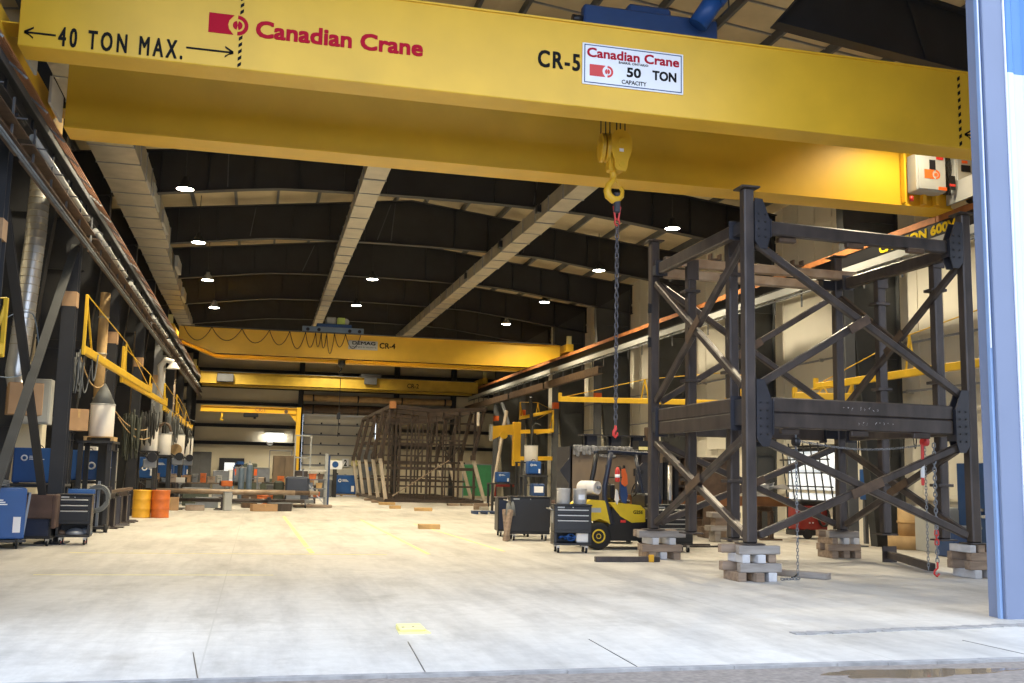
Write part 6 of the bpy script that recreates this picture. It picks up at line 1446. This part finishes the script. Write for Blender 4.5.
# ------------------------------------------------------------------ right wall bays
boom((14.4, 28.9, 3.93), (10.29, 34.68, 4.30), 'long yellow cable boom crossing behind the hanging chain on the right', king=.5, up=1.0, grp='yellow cable booms on the right')
boom((14.4, 17.2, 4.1), (14.0, 23.9, 4.04), 'yellow cable boom seen through the right side of the tower', king=.45, up=1.2, grp='yellow cable booms on the right')
boom((14.42, 22.9, 3.72), (13.24, 23.63, 3.75), 'lower short yellow boom seen just above the tower\'s double beam', king=.5, up=.35, grp='yellow cable booms on the right')
boom((14.40, 56.45, 4.83), (15.49, 53.51, 5.10), 'upper short yellow boom above the yellow jib on the right', up=.9, grp='yellow cable booms on the right')
boom((14.40, 49.70, 3.90), (17.33, 68.12, 4.20), 'lower short yellow boom beside the yellow jib on the right', up=1.0, grp='yellow cable booms on the right')
t = Thing('jib_crane', 'short stout yellow jib crane on the right side, beyond the plate box', 'jib crane', (13.6, 54, 0))
px0 = (13.23, 52.50, 2.09); px1 = (13.18, 52.50, 4.28); ex = (11.90, 52.50, 3.87)
t.part('post', MB().cbox(px0[0]-.2, px0[0]+.2, 52.35, 52.7, px0[2], px1[2]+.1, .02), 'crane_yellow'); t.part('arm', MB().prism([(px1[0], px1[2]), (ex[0], ex[2]+.25), (ex[0], ex[2]-.45), (px1[0]-.6, px1[2]-.55), (px1[0], px1[2]-.6)], 52.4, 52.65), 'crane_yellow')
t.part('hoist', MB().cyl((ex[0]+.6, 52.3, ex[2]-.2), (ex[0]+.6, 52.4, ex[2]-.2), .2, n=16), 'boom_yellow'); t.part('end_stop', MB().box(ex[0]-.12, ex[0], 52.35, 52.7, ex[2]-.5, ex[2]+.35), 'box_grey'); t.part('wall_arm', MB().bar((px0[0]+.1, 52.6, px1[2]-.4), (14.6, 50.4, px1[2]-.4), .15, .2), 'crane_yellow'); t.part('wall_arm', MB().bar((px0[0]+.1, 52.6, px0[2]+.4), (14.6, 50.4, px0[2]+.4), .15, .2), 'crane_yellow')
# platform bays on the right: shelves with welder, drum
def r_shelf(x, y, z, label, w_=1.2, d_=1.0):
    t = Thing('service_shelf', label, 'shelf', (x, y, 0), 0, 'steel shelves on the right wall', local=True)
    t.part('deck', MB().box(-w_/2, w_/2, -d_/2, d_/2, z-.06, z), 'frame_dark')
    for a in (-w_/2+.06, w_/2-.06):
        for b in (-d_/2+.06, d_/2-.06): t.part('post', MB().cbox(a-.05, a+.05, b-.05, b+.05, 0, z-.06, .006), 'frame_dark')
c = (10.95, 46.00, 1.24)
r_shelf(c[0]+.0, 46, c[2], 'dark shelf carrying the small blue welder on the right'); welder((c[0], 46, c[2]), 0, .6*1.0, .5, .5, 'small blue welder on a shelf left of the dark cabinets, right side')
c = (11.76, 44.00, 2.20)
r_shelf(c[0], 44, c[2], 'dark shelf under the cream wire drum on the right'); wire_drum((c[0], 44, c[2]), 'cream wire drum on the right side near the yellow jib', .30, .72, False)
c = (8.77, 32.00, 1.25)
for i, (dz, m, lab) in enumerate(((0, 'paper_white', 'white'), (.32, 'deep_blue', 'blue'))):
    t = Thing('stacked_case', lab+' case stacked left of the big plate box', 'case', (c[0], 32, .55+i*.42), local=True); t.part('body', MB().cbox(-.2, .2, -.2, .2, 0, .38, .02), m); t.part('label', MB().box(-.15, .15, -.206, -.2, .1, .3), 'sign_white' if i else 'gas_blue')
bench((c[0], 32, 0), 0, .8, .6, .55, 'low dark stand under the stacked cases left of the plate box', 'frame_dark', 'stand', False)
welder((c[0], 32.5, 1.62), 0, .42, .4, .45, 'blue welder on a shelf left of the big plate box'); r_shelf(c[0], 32.5, 1.62, 'dark shelf carrying the blue welder left of the plate box', .8, .7)
t = Thing('green_screen', 'green welding screen behind the right end of the rusty cage', 'screen', (13.3, 62.5, 0), local=True); t.part('panel', MB().box(-.9, .9, -.02, .02, .3, 2.2), 'green_paint'); t.part('frame', MB().bar((-.9, 0, 0), (-.9, 0, 2.25), .06, .06).bar((.9, 0, 0), (.9, 0, 2.25), .06, .06).bar((-.9, 0, 2.22), (.9, 0, 2.22), .06, .06), 'steel_grey')
t = Thing('red_machine', 'small dark red trolley beyond the right end of the rusty cage', 'trolley', (14.6, 61.0, 0), local=True); t.part('frame', MB().cbox(-.6, .6, -.35, .35, .9, 1.05, .02).bar((-.5, 0, .1), (-.5, 0, .95), .1, .1).bar((.5, 0, .1), (.5, 0, .95), .1, .1), 'welder_red'); t.part('wheel', MB().cyl((-.5, -.1, .15), (-.5, .1, .15), .15, n=14).cyl((.5, -.1, .15), (.5, .1, .15), .15, n=14), 'rubber'); t.part('load', MB().cbox(-.5, .4, -.3, .3, 1.05, 1.4, .05), 'frame_grey')
# leaning members between the far right columns
for i, (p, q, m) in enumerate((((12.6, 55.5, .1), (13.6, 56.4, 5.2), 'cage_pale'), ((13.9, 58.8, 5.8), (14.1, 53.6, 1.2), 'frame_grey'), ((13.5, 50.8, 5.6), (14.3, 52.6, .2), 'frame_dark'))):
    t = Thing('leaning_strut', ['pale strut leaning beside the rusty cage', 'grey diagonal strut on the far right columns', 'dark diagonal strut on the far right columns'][i], 'strut', q if q[2] < p[2] else p); t.part('tube', MB().bar(p, q, .16, .16, c=.02), m); e = q if q[2] < p[2] else p; t.part('foot_plate', MB().box(e[0]-.16, e[0]+.16, e[1]-.16, e[1]+.16, max(0, e[2]-.12), max(0, e[2]-.12)+.03), 'mill_steel')
# bright window with slanted guard behind the red welder
w2 = struct('window_2', MB().box(16.30, 16.44, 26.3, 29.6, .9, 2.6), 'frame_dark'); MB().box(16.28, 16.30, 26.4, 29.5, 1.0, 2.5).build('pane', 'daylight_glow', w2)
t = Thing('leaning_ladder_guard', 'dark barred guard panel leaning before the bright window on the right', 'guard', (15.6, 27.6, 0))
for i in range(7):
    f = i/6; t.part('bar', MB().bar((15.85, 26.2+2.6*f, .9), (16.2, 27.2+2.6*f, 2.75), .035, .05), 'black_paint')
for z in (1.05, 1.45, 1.85, 2.25, 2.65):
    k = (z-.9)/1.85; t.part('cross_rail', MB().bar((15.85+.35*k, 26.1+1.0*k, z), (15.85+.35*k, 29.0+1.0*k, z), .03, .04), 'black_paint')
for y in (26.2, 28.8): t.part('foot', MB().bar((15.85, y, 0), (15.85, y, .95), .06, .06), 'black_paint')
# blue welder box on a post, reel, bench, white bucket, panels
t = Thing('blue_control_box', 'blue welding control box with white mark on the right wall', 'control box', (15.75, 24.35, 1.15)); t.part('case', MB().cbox(15.55, 15.95, 24.1, 24.45, 1.15, 1.95, .02), 'welder_blue'); e = MB(); e.rev([(.05, -.003), (.09, -.003), (.09, .003), (.05, .003), (.05, -.003)], 18, Matrix.Translation((15.72, 24.09, 1.62)) @ Matrix.Rotation(PI/2, 4, 'X'), cap=False); e.box(15.63, 15.82, 24.085, 24.09, 1.42, 1.46).box(15.65, 15.80, 24.085, 24.09, 1.36, 1.39); t.part('maker_mark', e, 'sign_white'); t.part('post', MB().bar((15.75, 24.5, 0), (15.75, 24.5, 1.9), .1, .1), 'frame_grey')
t = Thing('timber_reel', 'wooden cable drum standing behind the tower\'s right inner column', 'reel', (15.75, 22.65, 0), local=True); t.part('lower_flange', MB().cyl((0, 0, 0), (0, 0, .32), .5, n=28), 'wood_reel'); t.part('barrel', MB().cyl((.1, 0, .32), (.1, 0, 1.0), .34, n=24), 'wood_reel'); t.part('upper_band', MB().cyl((.1, 0, .62), (.1, 0, .68), .36, n=24), 'timber_fresh')
t = bench((15.55, 18.3, 0), PI/2, 2.2, .9, .95, 'pale workbench at the right wall, partly hidden by the tower column', 'box_grey')
t = Thing('blue_bin', 'dark blue bin under the pale workbench on the right', 'bin', (15.3, 20.2, 0), local=True); t.part('body', MB().cbox(-.35, .35, -.3, .3, 0, .62, .03), 'deep_blue'); t.part('lid', MB().cbox(-.38, .38, -.33, .33, .62, .68, .02), 'steel_grey')
t = Thing('sheet_roll', 'white plastic sheet roll hanging beside the tower\'s right column', 'sheet', (15.2, 18.2, .95), local=True); t.part('roll', MB().rev([(.14, 0), (.16, .1), (.13, .6), (.17, .78), (.12, .82)], 14), 'white_plastic'); t.part('spout', MB().cyl((.1, -.1, .75), (.2, -.15, .84), .05, n=10), 'white_plastic')
t = Thing('steel_door', 'dark blue door in the right wall, glimpsed beside the tower column', 'door', (16.3, 20.9, 0)); t.part('leaf', MB().cbox(16.22, 16.30, 20.4, 21.4, 0, 2.1, .01), 'deep_blue'); t.part('vision_pane', MB().box(16.20, 16.22, 20.75, 21.0, 1.3, 1.8), 'steel_grey'); t.part('handle', MB().box(16.17, 16.22, 20.48, 20.56, 1.0, 1.06), 'bright_steel')
t = Thing('strip_light', 'short bright tube light low on the right wall by the door jamb', 'wall light', (16.1, 18.6, 2.9)); t.part('housing', MB().cbox(15.95, 16.35, 18.4, 18.6, 2.92, 3.02, .01), 'box_grey'); t.part('tube', MB().box(15.97, 16.33, 18.42, 18.58, 2.89, 2.92), 'tube_glow')
t = Thing('grey_cabinet', 'low grey cabinet at the right wall beside the wooden drum', 'cabinet', (16.0, 21.8, 0), local=True); t.part('body', MB().cbox(-.4, .35, -.4, .4, 0, 1.05, .02), 'box_grey'); t.part('door', MB().cbox(-.36, .31, -.43, -.4, .05, 1.0, .01), 'box_grey'); t.part('dial', MB().cyl((-.1, -.46, .45), (-.1, -.43, .45), .2, n=20), 'grey_paint')
# cables on the right wall
cables('hanging_cables', 'black cables hanging by the right wall next to the door jamb', [((15.2, 17.4+.06*i, 3.6+.1*(i % 3)), (15.25, 17.5+.07*i, 3.5), .8+.15*(i % 4)) for i in range(9)], 'cable_black', .014)
cables('wall_cables', 'tangle of dark cables hung on the right wall below the yellow booms', [((15.6, 22+.5*i, 2.9), (15.7, 22.3+.5*i, 2.8), .4+.1*(i % 3)) for i in range(8)], 'cable_black', .016)
cables('wire_loop', 'thin dark wire looping down left of the tower on the right wall', [((14.5, 36, 5.0), (14.6, 37.5, 2.8), -.5), ((14.5, 33.5, 4.8), (14.7, 34.5, 3.0), -.4)], 'cable_black', .012)
# pipes along the right wall
for (z, lab) in ((3.95, 'lower'), (5.2, 'upper')):
    t = Thing('wall_conduit', lab+' thin grey conduit along the right wall', 'conduit', (16.2, 44, z)); t.part('tube', MB().cyl((16.25, 18.2, z), (16.25, 70, z), .03, n=8), 'grey_paint')
    for i in range(12): t.part('clip', MB().box(16.2, 16.4, 19+4.2*i, 19.06+4.2*i, z-.05, z+.05), 'bright_steel')
for (y, lab) in ((26.8, 'nearest'), (33.2, 'second'), (40.0, 'third')):
    t = Thing('white_wall_panel', lab+' smooth pale panel against the right wall between frames', 'panel', (16.3, y, 0)); t.part('sheet', MB().box(16.32, 16.40, y-2.4, y+2.4, 2.7, 7.2), 'liner_white'); t.part('edge_trim', MB().box(16.30, 16.32, y-2.42, y-2.36, 2.7, 7.2), 'box_grey')
